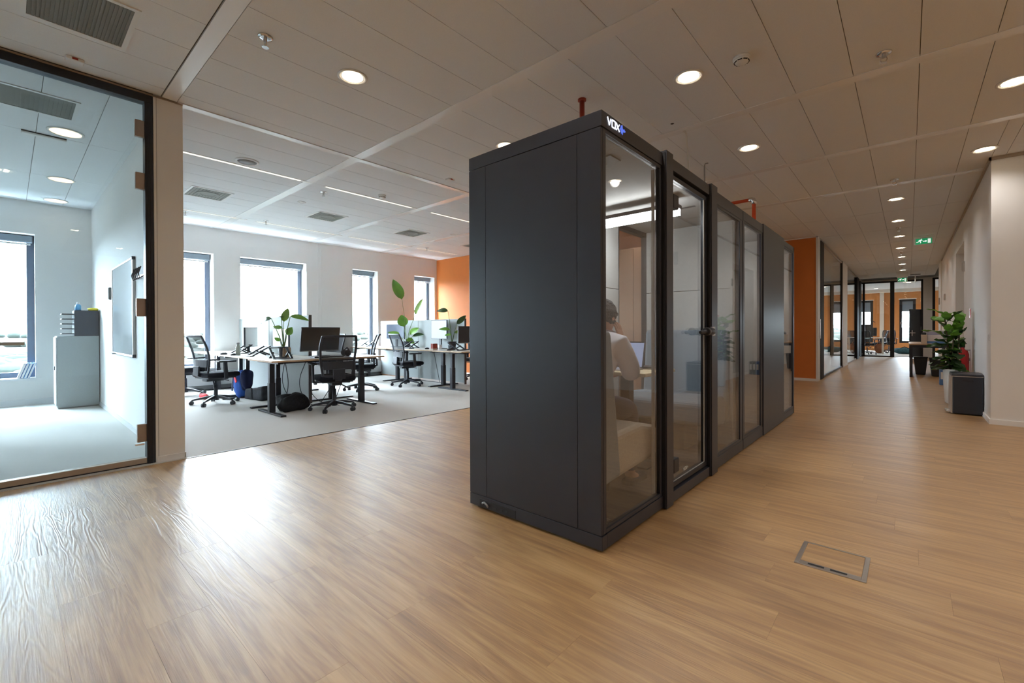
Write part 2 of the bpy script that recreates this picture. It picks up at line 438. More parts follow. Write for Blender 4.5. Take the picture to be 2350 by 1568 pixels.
# ------------------------------------------------------------------ walls
def wall_x(name, xa, xb, y0, y1, ops, material='wall_white', z1=C+.05):
    mb = MB(); ys = y0
    for (a, b, za, zb) in sorted(ops):
        if a > ys: mb.box(xa, xb, ys, a, -.2, z1)
        mb.box(xa, xb, a, b, -.2, za); mb.box(xa, xb, a, b, zb, z1); ys = b
    mb.box(xa, xb, ys, y1, -.2, z1)
    return struct(name, mb, material)
def wall_y(name, ya, yb, x0, x1, ops, material='wall_white', z1=C+.05):
    mb = MB(); xs = x0
    for (a, b, za, zb) in sorted(ops):
        if a > xs: mb.box(xs, a, ya, yb, -.2, z1)
        mb.box(a, b, ya, yb, -.2, za); mb.box(a, b, ya, yb, zb, z1); xs = b
    mb.box(xs, x1, ya, yb, -.2, z1)
    return struct(name, mb, material)
WX = -10.12; ZT, ZB = 2.635, .41
WIN = [(1.33, 2.665), (3.128, 4.458), (5.572, 6.262), (7.39, 8.08)]
MWIN = [(-1.05, .285), (-3.2, -1.87)]
wl = wall_x('wall_left', WX-.42, WX, -4.2, 8.4, [(a, b, ZB, ZT) for a, b in WIN+MWIN])
for y in (4.72, 4.79): obj('wall_seam', MB().box(WX-.001, WX+.006, y, y+.008, .1, C), 'wall_white', wl)
obj('convector_casing', MB().box(WX, WX+.07, 1.06, 8.1, .09, .36), 'sill', wl, bevel=.004)
obj('convector_casing', MB().box(WX, WX+.05, 1.06, 8.1, .24, .25).box(WX, WX+.02, 1.06, 8.1, 0, .09), 'grey_plastic', wl)
obj('convector_casing', MB().box(WX, WX+.03, -4, .9, .0, .09), 'sill', wl)
def window(n, a, b, blind_drop=.0, frame='win_frame', side=None):
    w = sthing('window_%d' % n, (WX, (a+b)/2, ZB)); h = ZT-ZB; hw = (b-a)/2; X = -.26
    f = MB(); t = .085
    f.box(X-.06, X, -hw, -hw+t, 0, h).box(X-.06, X, hw-t, hw, 0, h).box(X-.06, X, -hw+t, hw-t, 0, t).box(X-.06, X, -hw+t, hw-t, h-t, h)
    obj('window_frame', f, frame, w, bevel=.004)
    obj('pane', MB().box(X-.035, X-.027, -hw+t, hw-t, t, h-t), 'glass', w)
    obj('sill', MB().box(X, .035, -hw-.0, hw+.0, -.03, .004), 'sill', w, bevel=.003)
    obj('blind_cassette', MB().box(X+.005, X+.10, -hw+.02, hw-.02, h-.115, h-.008), 'blind', w, bevel=.01)
    obj('blind_bottom_bar', MB().box(X+.03, X+.05, -hw+.04, hw-.04, h-.15, h-.125), 'white_plastic', w)
    portal(a, b, ZB, ZT, WX+X-.08)
for i, (a, b) in enumerate(WIN+MWIN): window(i+1, a, b)
# partition between meeting room and open office, ending in the white post
mp = struct('wall_meeting_room', MB().box(WX, -4.95, .93, 1.04, -.01, C+.02), 'wall_white')
post = struct('wall_end', MB().box(-4.96, -4.81, .833, 1.04, -.01, C+.02), 'wall_white', bevel=.003)
obj('post_skirting', MB().box(-4.815, -4.803, .84, 1.043, 0, .05).box(-4.9, -4.803, 1.038, 1.046, 0, .05), 'wall_white', post)
obj('post_groove', MB().box(-4.8105, -4.8085, .851, .854, .0, C), 'grey_plastic', post)
struct('baseboard_meeting_room', MB().box(WX+.01, -4.97, .918, .93, 0, .06), 'sill')
struct('wall_orange', MB().box(WX-.3, -3.3, 8.165, 8.4, -.2, C+.05), 'orange')
struct('wall_behind_booths', MB().box(-3.5, -3.3, 8.4, 11.7, -.2, C+.05), 'wall_white')
wo = struct('wall_orange_corridor', MB().box(-3.4, -1.50, 11.6, 11.78, -.01, C+.05), 'orange')
struct('trim_1', MB().box(-1.50, -1.462, 11.585, 11.80, 0, C), 'wall_white')
struct('baseboard_orange', MB().box(-3.3, -1.50, 11.588, 11.6, 0, .055), 'wall_white')
struct('trim_2', MB().box(-3.3, -1.46, 11.585, 11.6, C-.02, C), 'wall_white')
# right wall with a deep door niche
RX = .723
wr = wall_x('wall_right', RX, RX+.5, 7.9, 18.0, [(11.1, 12.95, 0, 2.66)])
struct('wall_niche', MB().box(RX+.34, RX+.5, 11.0, 13.1, -.01, 2.8), 'wall_white')
struct('wall_near_right', MB().box(RX, 6.2, 7.67, 7.9, -.2, C+.05), 'wall_white')
struct('baseboard_right', MB().box(RX-.014, RX, 7.66, 11.1, 0, .06).box(RX-.014, 6.1, 7.655, 7.67, 0, .06).box(RX-.014, RX, 12.95, 18.0, 0, .06), 'wall_white')
struct('trim_3', MB().box(RX-.02, RX, 7.65, 18.0, C-.035, C).box(RX-.02, 6.1, 7.65, 7.67, C-.035, C), 'alu_beige')
struct('wall_far_right', MB().box(RX-.03, RX+.2, 18.0, 19.2, -.01, C+.05), 'wall_white')
struct('wall_side_recess', MB().box(1.7, 1.9, 17.9, YE, -.2, C+.05), 'wall_white')
struct('wall_recess_end', MB().box(RX+.2, 1.8, 18.0, 18.1, -.2, C+.05), 'wall_white')
struct('wall_east', MB().box(6.1, 6.3, -5.2, 7.9, -.2, C+.05), 'wall_white')
struct('wall_back', MB().box(-10.5, 6.3, -5.3, -5.0, -.2, C+.05), 'wall_white')
struct('wall_meeting_back', MB().box(-10.5, -4.81, -4.3, -4.1, -.2, C+.05), 'wall_white')
struct('wall_hall_left', MB().box(-4.9, -4.7, 11.6, YE+7.4, -.2, C+.05), 'wall_white')
struct('wall_far_east', MB().box(5, 5.2, YE-.2, YE+7.4, -.2, C+.05), 'wall_white')
struct('wall_far_fill', MB().box(1.9, 5.2, YE-.3, YE, -.2, C+.05), 'wall_white')
# far orange wall with windows
FY = YE+7.0
FW = [(-4.3, -3.66), (-3.24, -2.58), (-2.08, -1.42), (-.36, .27), (1.35, 2.0)]
wf = wall_y('wall_far', FY, FY+.4, -4.9, 5.2, [(a, b, .42, 2.66) for a, b in FW], 'orange_far')
obj('column', MB().box(-1.14, -.97, FY-.2, FY, 0, C), 'cream', wf)
obj('ceiling_beam', MB().box(-4.7, 5, FY-1.3, FY-1.05, C-.16, C), 'cream', wf)
for i, (a, b) in enumerate(FW):
    w = sthing('window_%d' % (i+7), ((a+b)/2, FY, .42)); hw = (b-a)/2; t = .11; h = 2.24
    f = MB(); f.box(-hw, -hw+t, .02, .10, 0, h).box(hw-t, hw, .02, .10, 0, h).box(-hw+t, hw-t, .02, .10, 0, t).box(-hw+t, hw-t, .02, .10, h-t, h)
    obj('window_frame', f, 'win_frame_dark', w)
    obj('pane', MB().box(-hw+t, hw-t, .05, .058, t, h-t), 'glass', w)
    obj('roller_blind', MB().box(-hw+t, hw-t, .045, .048, h-.62, h-t), 'blind', w)
    obj('reveal_trim', MB().box(-hw-.03, hw+.03, -.012, .0, h, h+.035), 'wall_white', w)
    obj('window_handle', MB().box(-hw+.04, -hw+.06, -.03, .02, .95, 1.08).box(-hw+.04, -hw+.16, -.04, -.03, 1.03, 1.05), 'chrome', w)
    portal(a, b, .42, 2.66, 0).location = ((a+b)/2, FY+.15, 1.54)
for o in [x for x in bpy.data.objects if x.type == 'LIGHT' and x.location.y > 20]:
    o.rotation_euler = Vector((0, -1, 0)).to_track_quat('-Z', 'Z').to_euler()

# ------------------------------------------------------------------ glass walls
GX = -4.81
g = sthing('wall_glass', (GX, 0, 0))
obj('glass_pane', MB().box(-.046, -.034, -2.0, .775, .05, C-.075), 'glass_cool', g)
obj('glass_pane', MB().box(-.046, -.034, -4.1, -2.02, .05, C-.075), 'glass_cool', g)
obj('top_rail', MB().box(-.09, .0, -4.1, .83, C-.075, C-.008), 'black_metal', g, bevel=.003)
obj('door_jamb', MB().box(-.09, .0, .775, .83, 0, C-.075), 'black_metal', g, bevel=.003)
obj('jamb_groove', MB().box(.0, .004, .79, .796, 0, C-.1).box(.0, .004, .808, .812, 0, C-.1), 'booth_dark', g)
obj('ceiling_profile', MB().box(-.02, .012, -4.1, 1.04, C-.012, C), 'alu_beige', g)
obj('bottom_rail', MB().box(-.07, -.005, -4.1, .775, .012, .055), 'alu_beige', g, bevel=.003)
obj('floor_seal', MB().box(-.06, -.01, -4.1, .775, 0, .012), 'booth_dark', g)
for z0, z1 in ((2.76, 2.90), (2.32, 2.46), (1.25, 1.40), (.19, .34)):
    obj('hinge', MB().box(-.055, -.02, .715, .778, z0, z1), 'bronze', g, bevel=.003)
obj('hinge_pin', MB().box(-.05, -.015, .70, .76, .165, .18), 'chrome', g)
# corridor glass walls
def gpane(parent, x0, x1, y0, y1, z0=.04, z1=C-.06, m='glass'):
    obj('glass_pane', MB().box(x0, x1, y0, y1, z0, z1), m, parent)
g = sthing('wall_glass_corridor', (-1.49, 11.8, 0))
obj('door_jamb', MB().box(-.04, .02, .0, .18, 0, C-.02), 'white_plastic', g)
obj('door_jamb', MB().box(-.05, .03, .20, .70, 0, C-.03), 'frame_black', g, bevel=.004)
obj('latch_plate', MB().box(.03, .036, .02, .14, .92, 1.35), 'steel', g)
obj('bottom_rail', MB().box(-.02, .02, .62, 4.6, 0, .05), 'black_metal', g)
obj('top_rail', MB().box(-.02, .02, .62, 4.6, C-.06, C), 'alu_beige', g)
obj('end_profile', MB().box(-.03, .03, 4.5, 4.58, 0, C), 'win_frame_dark', g)
gpane(g, -.005, .005, .62, 4.5)
g2 = struct('wall_corridor_pier', MB().box(-1.75, -1.46, 16.45, 17.75, -.01, C), 'wall_white')
obj('pier_skirting', MB().box(-1.46, -1.448, 16.45, 17.76, 0, .055), 'wall_white', g2)
g = sthing('wall_glass_corridor', (-1.49, 17.75, 0))
gpane(g, -.005, .005, 0, 3.4)
obj('top_rail', MB().box(-.02, .02, 0, 5.8, C-.06, C), 'alu_beige', g)
obj('bottom_rail', MB().box(-.02, .02, 0, 5.8, 0, .04), 'alu_beige', g)
obj('door_jamb', MB().box(-.06, .05, 3.4, 4.3, 0, C-.05), 'frame_black', g, bevel=.004)
obj('door_jamb', MB().box(-.05, .03, 5.0, 5.8, 0, C-.05), 'frame_black', g, bevel=.004)
gpane(g, -.005, .005, 4.3, 5.0)
g = sthing('wall_glass_end', (0, YE, 0))
for a, b in ((-4.7, -2.62), (-2.46, -1.60), (-1.36, -.55)): gpane(g, a, b, 0, .012)
for a, b in ((-2.62, -2.46), (-1.60, -1.54), (-1.44, -1.36), (-.56, -.43)):
    obj('mullion', MB().box(a, b, -.04, .05, 0, C-.1), 'win_frame_dark', g)
obj('mullion', MB().box(-1.52, -1.47, -.03, .05, 0, C-.1), 'white_plastic', g)
obj('top_rail', MB().box(-4.7, .44, -.04, .05, C-.13, C-.07), 'win_frame_dark', g)
obj('bottom_rail', MB().box(-4.7, -.5, -.04, .05, 0, .05), 'win_frame_dark', g)
obj('transom_filler', MB().box(-4.7, 5, -.02, .06, C-.07, C), 'wall_white', g)
gpane(g, -.43, .38, 0, .012, 2.1, C-.13)
obj('door_frame', MB().box(.36, .42, -.04, .06, 0, C-.1), 'win_frame_dark', g)
dl = sthing('door_1', (.36, YE+.02, 0))
obj('door_leaf', MB().bar((.02, .0, .96), (-.33, -.72, .96), .04, 1.86), 'black_metal', dl, bevel=.004)
obj('door_handle', MB().box(-.27, -.25, -.70, -.66, .86, 1.08).box(-.33, -.17, -.73, -.715, .97, .99), 'chrome', dl)
obj('door_hinge', MB().box(-.03, .0, -.10, -.06, 1.05, 1.22), 'chrome', dl)
pier = struct('wall_end_pier', MB().box(.42, .68, YE-.05, YE+.1, -.01, C-.0), 'wall_white')
g = sthing('wall_glass_end', (1.2, YE, 0))
obj('mullion', MB().box(-.52, -.44, -.05, .05, 0, C-.05), 'win_frame_dark', g)
obj('top_rail', MB().box(-.52, .5, -.04, .05, C-.1, C-.04), 'win_frame_dark', g)
gpane(g, -.44, .5, 0, .012)

# ------------------------------------------------------------------ outside
out = struct('ground_outside', MB().box(-30000, -30, -20000, 30000, -42.5, -42).box(-30, 20000, 60, 30000, -42.5, -42), 'field')
rng = random.Random(3)
hb = [(-120, 4, 34, 20, 9), (-150, 30, 40, 24, 8), (-210, -8, 60, 40, 12), (-260, 60, 50, 50, 14), (-420, 10, 80, 60, 12)]
for i, (x, y, sx, sy, h) in enumerate(hb):
    t = thing('building', ['pale flat-roofed block nearest beyond the left window', 'pale low block second beyond the office windows', 'long pale hall farther beyond the left window', 'pale block at middle distance beyond the office', 'farthest pale hall beyond the left window'][i], 'building', (x, y, -42))
    obj('wall', MB().box(-sx/2, sx/2, -sy/2, sy/2, 0, h), 'house_wall', t)
    obj('roof', MB().box(-sx/2-.4, sx/2+.4, -sy/2-.4, sy/2+.4, h, h+.6), 'house_roof', t)
    for q in range(2):
        for k in range(int(sy/5)):
            obj('window', MB().box(sx/2, sx/2+.1, -sy/2+1.2+k*5, -sy/2+4.2+k*5, 2+q*4, 3.6+q*4), 'house_glass', t)
tb = MB()
for i in range(1400):
    x = -rng.uniform(130, 1000); y = rng.uniform(-.5, .9)*abs(x)+rng.uniform(-20, 20); r = rng.uniform(2.0, 5)*(1+abs(x)/900)
    if any(abs(x-b_[0]) < b_[2]*.6+14 and abs(y-b_[1]) < b_[3]*.6+14 for b_ in hb): continue
    tb.ball((x, y, -42+r*.7), r*1.3*rng.uniform(.7, 1.5), r*1.3*rng.uniform(.8, 1.8), r, 7, 5)
for i in range(520):
    y = rng.uniform(900, 6000); x = rng.uniform(-.30, .12)*y; r = rng.uniform(10, 22)*(.6+y/4000)
    if i % 2: x, y = -y, rng.uniform(-.5, 1.0)*y; r *= .8
    tb.ball((x, y, -42+r*.7), r*1.3*rng.uniform(.7, 1.5), r*1.3*rng.uniform(.8, 1.8), r, 7, 5)
trees = obj('treetops', tb, 'tree_far', smooth=True); tag(trees, 'green treetops of the flat landscape beyond the windows', 'trees'); trees['kind'] = 'stuff'

# ------------------------------------------------------------------ ceiling fixtures
def make_downlight(lit=True):
    t = thing('downlight', 'x', 'ceiling light', (0, 0, C))
    obj('trim_ring', MB().lathe([(.085, .0), (.112, -.001), (.112, -.007), (.104, -.011), (.088, -.008), (.085, .0)], n=32), 'white_plastic', t, smooth=True)
    obj('reflector', MB().lathe([(.088, -.004), (.07, -.0015), (.02, -.001)], n=24), 'reflector', t, smooth=True)
    b = MB()
    for k in range(3):
        a = 2*PI*k/3+.4; b.ball((.042*math.cos(a), .042*math.sin(a), -.006), .026, .026, .007, 12, 6)
    obj('lamp', b, 'lamp_bulb', t, smooth=True)
    obj('diffuser', MB().lathe([(.082, -.0035), (.082, -.005), (.0, -.005)], n=24), 'lamp_warm', t)
    return t
dl_data = bpy.data.lights.new('downlight_beam', 'SPOT'); dl_data.energy = DOWN_W; dl_data.color = WARM
dl_data.spot_size = math.radians(152); dl_data.spot_blend = .75; dl_data.shadow_soft_size = .055
proto_dl = make_downlight()
def beam(parent):
    o = bpy.data.objects.new('beam', dl_data); col.objects.link(o); o.parent = parent; o.location = (0, 0, -.028)
DLS = [(-3.29, 1.82, 'round lit ceiling downlight above the wood floor, left of the booth'),
       (-3.28, 3.60, 'round lit downlight half hidden behind the top of the black booth'),
       (-1.31, 3.60, 'round lit downlight near the top, right above the lettered booth corner'),
       (-1.32, 5.44, 'round lit downlight beside the red pipe and the booths, farther of two'),
       (.645, 5.44, 'round downlight with clear lamps cut by the right picture edge'),
       (.634, 7.26, 'round downlight just before the corner of the white right wall')]
for k in range(8):
    DLS.append((-.15, 9.10+1.84*k, ['nearest', 'second', 'third', 'fourth', 'fifth', 'sixth', 'seventh', 'farthest'][k]+' round downlight in the single row along the corridor ceiling'))
for i, (x, y, lab) in enumerate(DLS):
    if i == 0: o = proto_dl; o.location = (x, y, C); o['label'] = lab
    else: o = dup(proto_dl, (x, y, C), 0, lab)
# the beams (copied after, so that no beam is doubled)
for o in [x for x in bpy.data.objects if x.type == 'EMPTY' and x.name.startswith('downlight')]: beam(o)
for x, y in ((-1.31, -.02), (-1.31, 1.8), (.65, 3.6), (-3.28, 5.44), (-3.29, 7.26), (-1.31, -3.6), (.65, -3.6),
             (2.6, -1.84), (2.6, .9), (2.6, 3.6), (4.5, 1.8), (4.5, 5.44), (2.6, 6.2), (2.6, -3.66), (-2.6, 13.5), (-2.6, 17), (-2.6, 21)):  # unseen downlights, added to light the room
    o = dup(proto_dl, (x, y, C), 0, 'added ceiling downlight lighting the room from outside the view, behind the camera or the booths', 'downlights out of view')
    beam(o)
# meeting room lights
for x, y, lab in ((-6.35, .40, 'round white ceiling light in the glazed meeting room, nearest the grille'), (-8.36, .48, 'round white ceiling light in the middle of the meeting room'), (-9.75, .5, 'round white ceiling light by the meeting room window wall')):
    t = thing('ceiling_light', lab, 'ceiling light', (x, y, C))
    obj('trim_ring', MB().lathe([(.12, .0), (.14, -.002), (.14, -.008), (.12, -.01), (.118, 0)], n=28), 'white_plastic', t, smooth=True)
    obj('diffuser', MB().lathe([(.118, -.006), (.0, -.006)], n=28), 'lamp_line_dim', t)
t = thing('ceiling_sensor_bar', 'slim white bar with dark slot on meeting room ceiling', 'ceiling bar', (-6.60, .3, C))
obj('housing', MB().box(-.03, .03, -.2, .12, -.028, 0), 'white_plastic', t, bevel=.006)
obj('slot', MB().box(.03, .034, -.2, .12, -.012, -.002), 'booth_dark', t)

def lin(x, y0, y1, m_, lab):
    t = thing('linear_light', lab, 'ceiling light', (x, (y0+y1)/2, C)); h = (y1-y0)/2
    obj('housing', MB().box(-.035, -.022, -h, h, -.004, .002).box(.022, .035, -h, h, -.004, .002).box(-.035, .035, h, h+.02, -.004, .002).box(-.035, .035, -h-.02, -h, -.004, .002), 'white_plastic', t)
    obj('diffuser', MB().box(-.022, .022, -h, h, -.003, .0), m_, t)
    obj('end_plate', MB().box(-.035, .035, h+.02, h+.17, -.005, .0), 'white_plastic', t)
lin(-6.07, 1.06, 2.60, 'lamp_line', 'nearest glowing recessed light line over the left desks')
lin(-6.07, 2.95, 4.39, 'lamp_line', 'second glowing recessed light line, right of the ceiling smoke detector')
lin(-6.07, 4.79, 6.2, 'lamp_line', 'glowing recessed light line running behind the booth')
lin(-8.93, 1.2, 2.70, 'lamp_line_dim', 'dim recessed light line by the windows, nearest the white post')
lin(-8.93, 3.04, 4.50, 'lamp_line_dim', 'dim recessed light line above the wide square window')
lin(-8.93, 4.84, 6.27, 'lamp_line_dim', 'dim recessed light line above the third window')
lin(-8.93, 6.6, 7.9, 'lamp_line_dim', 'dim recessed light line before the orange wall')

def sprinkler(x, y, lab, s=1.0):
    t = thing('sprinkler', lab, 'sprinkler', (x, y, C)); t.scale = (s, s, s)
    obj('rosette', MB().lathe([(.038, 0), (.036, -.006), (.02, -.010), (.0, -.010)]), 'chrome', t, smooth=True)
    b = MB(); b.lathe([(.010, -.008), (.010, -.028), (.006, -.03)], n=10)
    b.tube([(.012, 0, -.025), (.016, 0, -.04), (.004, 0, -.055)], .003, 6); b.tube([(-.012, 0, -.025), (-.016, 0, -.04), (-.004, 0, -.055)], .003, 6)
    obj('frame', b, 'steel', t)
    obj('deflector', MB().lathe([(.018, -.055), (.018, -.058), (.0, -.058)], n=12), 'chrome', t)
for x, y, lab in ((-3.29, 1.18, 'chrome sprinkler on the ceiling, top left above the wood floor'), (-.138, 4.246, 'chrome sprinkler at the top right beside a ceiling band'),
                  (-.144, 7.913, 'chrome sprinkler just before the corridor downlights'), (-6.33, 3.04, 'small sprinkler between the light line and the square vent'),
                  (-8.75, 3.13, 'small sprinkler right above the wide square window'), (-9.04, 1.98, 'small sprinkler next to the leftmost ceiling vent'),
                  (-8.74, 6.75, 'small sprinkler above the third window before the orange wall'),
                  (-.15, 11.7, 'sprinkler between the second and third corridor downlights'), (-.15, 15.4, 'sprinkler between the fourth and fifth corridor downlights'),
                  (-.15, 19.2, 'farthest sprinkler in the corridor')):
    sprinkler(x, y, lab, 1.25)
def detector(x, y, lab, r=.055):
    t = thing('smoke_detector', lab, 'smoke detector', (x, y, C))
    obj('base', MB().lathe([(r, 0), (r, -.012), (r*.95, -.015)], n=24), 'white_plastic', t, smooth=True)
    obj('head', MB().lathe([(r*.9, -.012), (r*.88, -.03), (r*.6, -.045), (0, -.047)], n=24), 'white_plastic', t, smooth=True)
    b = MB()
    for k in range(8):
        a = 2*PI*k/8; b.bx(r*.80*math.cos(a), r*.80*math.sin(a), -.034, .006, .030, .005, Matrix.Rotation(a, 3, 'Z'))
    obj('vent_slot', b, 'booth_dark', t)
detector(-.925, 3.61, 'white smoke detector with dark slots, top right ceiling', .06)
detector(-5.834, 3.69, 'white smoke detector between light line and long trim over the desks')
t = thing('ceiling_speaker', 'round flush white speaker on the ceiling near the white post', 'speaker', (-5.85, 1.89, C))
obj('rim', MB().lathe([(.125, 0), (.125, -.012), (.105, -.016), (.10, -.008)], n=32), 'white_plastic', t, smooth=True)
obj('speaker_grille', MB().lathe([(.101, -.008), (.0, -.014)], n=32), 'grey_plastic', t, smooth=True)
for x, y, lab in ((-7.07, 3.05, 'small white ceiling disc by the middle vent'), (-7.12, 6.17, 'small white ceiling disc beside the right vent')):
    t = thing('ceiling_disc', lab, 'ceiling disc', (x, y, C))
    obj('ring', MB().lathe([(.06, 0), (.06, -.008), (.045, -.01), (.043, 0)], n=24), 'white_plastic', t, smooth=True)
    obj('cap', MB().lathe([(.035, -.0), (.035, -.006), (.0, -.008)], n=16), 'white_plastic', t, smooth=True)
for x, y, lab in ((-4.60, .34, 'white sensor with a red lens above the glass wall'), (-4.55, 3.9, 'white sensor with a red lens near the booth top')):
    t = thing('ceiling_sensor', lab, 'sensor', (x, y, C))
    obj('housing', MB().box(-.035, .035, -.05, .05, -.022, 0), 'white_plastic', t, bevel=.005)
    obj('lens', MB().box(.034, .038, -.016, .016, -.018, -.004), 'led_red', t)
t = thing('ceiling_dot', 'tiny dark sensor dot in a ceiling tile by the lettered booth', 'sensor', (-1.726, 4.31, C))
obj('cap', MB().lathe([(.014, 0), (.014, -.003), (0, -.004)], n=12), 'booth_dark', t)
obj('ring', MB().lathe([(.018, 0), (.018, -.001), (.014, -.001)], n=12), 'grey_plastic', t)
def vent(x0, x1, y0, y1, lab, m_='grille', n=9):
    t = thing('ceiling_vent', lab, 'vent', ((x0+x1)/2, (y0+y1)/2, C)); a = (x1-x0)/2; b = (y1-y0)/2; f = .028
    obj('frame', MB().box(-a, a, -b, -b+f, -.008, .001).box(-a, a, b-f, b, -.008, .001).box(-a, -a+f, -b+f, b-f, -.008, .001).box(a-f, a, -b+f, b-f, -.008, .001), 'white_plastic', t)
    obj('backing', MB().box(-a+f, a-f, -b+f, b-f, -.002, .001), m_, t)
    s = MB()
    for k in range(n):
        yy = -b+f+(2*b-2*f)*(k+.5)/n; s.box(-a+f, a-f, yy-.006, yy+.006, -.006, -.002)
    sl = obj('grille_slats', s, m_, t); sl['kind'] = 'stuff'
    return t
vent(-4.18, -3.60, .06, .57, 'large perforated ceiling grille in the top left corner', n=24)
vent(-5.96, -5.44, -.35, .44, 'perforated ceiling grille inside the glazed meeting room', n=26)
for y, lab in ((1.94, 'leftmost square ceiling vent over the desks'), (3.72, 'middle square ceiling vent over the desks'), (5.51, 'right square ceiling vent over the desks')):
    t = vent(-7.93, -7.37, y-.25, y+.27, lab, n=12)
    obj('round_diffuser', MB().lathe([(.14, -.008), (.14, -.011), (.09, -.012), (.088, -.009), (.0, -.009)], n=24), 'grille', t)
vent(-7.93, -7.37, 7.1, 7.62, 'farthest square ceiling vent, next to the orange wall', n=12)

# exit signs
def exit_sign(x0, x1, y, z0, z1, lab):
    t = thing('exit_sign', lab, 'exit sign', ((x0+x1)/2, y, z0)); w = (x1-x0)/2; h = z1-z0
    obj('ceiling_mount', MB().box(-w*1.05, w*1.05, -.03, .05, h+.02, C-z0), 'white_plastic', t, bevel=.005)
    obj('light_panel', MB().box(-w, w, -.008, .004, 0, h+.03), 'clear_plastic', t)
    gw, gz0, gz1 = w*.83, h*.08, h*.92
    obj('green_field', MB().box(-gw, gw, -.012, -.008, gz0, gz1), 'green_sign', t)
    obj('door_symbol', MB().box(gw*.50, gw*.86, -.014, -.012, gz0+.10*h, gz1-.10*h), 'white_sign', t)
    ar = MB(); zc = (gz0+gz1)/2
    ar.box(-gw*.10, gw*.30, -.014, -.012, zc-.018*h/.2, zc+.018*h/.2*.6).prism([(gw*.22, zc-h*.16), (gw*.42, zc), (gw*.22, zc+h*.16), (gw*.26, zc)], 1, -.014, -.012)
    obj('arrow', ar, 'white_sign', t)
    k = h/.16; mn = MB()
    def st(a, b, w_=.016): mn.bar((a[0]*k-gw*.5, -.013, zc+a[1]*k), (b[0]*k-gw*.5, -.013, zc+b[1]*k), .002, w_*k*.9)
    st((.0, .012), (.022, .036), .022); st((.0, .012), (.022, -.012)); st((.022, -.012), (.012, -.042)); st((0, .008), (-.03, -.014)); st((-.03, -.014), (-.06, -.018))
    st((.018, .032), (-.008, .030), .011); st((-.008, .03), (-.022, .010), .011); st((.022, .034), (.038, .016), .011); st((.038, .016), (.052, .022), .011)
    mn.prism([(.034*k+.011*k*math.cos(q*PI/4)-gw*.5, zc+.050*k+.011*k*math.sin(q*PI/4)) for q in range(8)], 1, -.014, -.012)
    obj('running_figure', mn, 'white_sign', t)
exit_sign(.085, .395, 13.1, 2.945, 3.085, 'green exit sign with running figure and arrow, nearer one')
exit_sign(-.31, -.03, 21.0, 2.80, 2.94, 'small green exit sign at the far end of the corridor')
t = thing('ceiling_pendant', 'thin white pendant rod at the corridor end', 'pendant', (.18, 22, C))
obj('rod', MB().tube([(0, 0, 0), (0, 0, -.3)], .015, 8), 'white_plastic', t)
obj('canopy', MB().box(-.14, .14, -.03, .03, -.03, 0), 'grey_plastic', t)

# pipes and cables above the booths
t = thing('red_pipe', 'dark red pipe stub dropping from the ceiling to the booth roof', 'pipe', (-2.13, 3.33, 2.22))
obj('pipe', MB().tube([(0, 0, 0), (0, 0, C-2.22)], .022, 12), 'red_pipe_dark', t, smooth=True)
obj('flange', MB().lathe([(.036, C-2.22), (.036, C-2.235), (.022, C-2.24)], n=16), 'red_pipe_dark', t)
t = thing('red_pipe', 'orange-red sprinkler pipe with a silver elbow over the far booth', 'pipe', (-1.52, 6.5, 2.22))
obj('pipe', MB().tube([(0, 0, 0), (0, 0, .56)], .024, 12), 'red_pipe', t, smooth=True)
obj('pipe', MB().tube([(-.03, 0, .61), (-.9, 0, .61)], .022, 12), 'red_pipe', t, smooth=True)
obj('elbow', MB().tube([(0, 0, .55), (0, 0, .585), (-.010, 0, .605), (-.03, 0, .612), (-.06, 0, .612)], [.03, .031, .031, .031, .029], 12), 'chrome', t, smooth=True)
obj('pipe', MB().tube([(-.9, 0, .61), (-.9, 0, .91)], .022, 12), 'red_pipe', t, smooth=True)
t = thing('white_cable', 'white cable hanging from the ceiling to the booth roof', 'cable', (-1.694, 4.545, C))
obj('cord', MB().tube([(0, 0, 0), (.01, .02, -.03), (.0, .08, -.2), (.0, .12, -.5), (.0, .16, -.94)], .008, 8), 'cable_white', t, smooth=True)
obj('grommet', MB().lathe([(.015, 0), (.015, -.006), (.009, -.006)], n=12), 'cable_white', t)
t = thing('threaded_rod', 'thin grey rod hanging above the booth roof, right of the white cable', 'rod', (-1.6, 4.85, 2.22))
obj('rod', MB().tube([(0, 0, 0), (0, 0, .62)], .007, 8), 'grey_plastic', t)
obj('hook', MB().tube([(0, 0, .62), (.005, .005, .64), (.03, .02, .645)], .006, 8), 'grey_plastic', t)

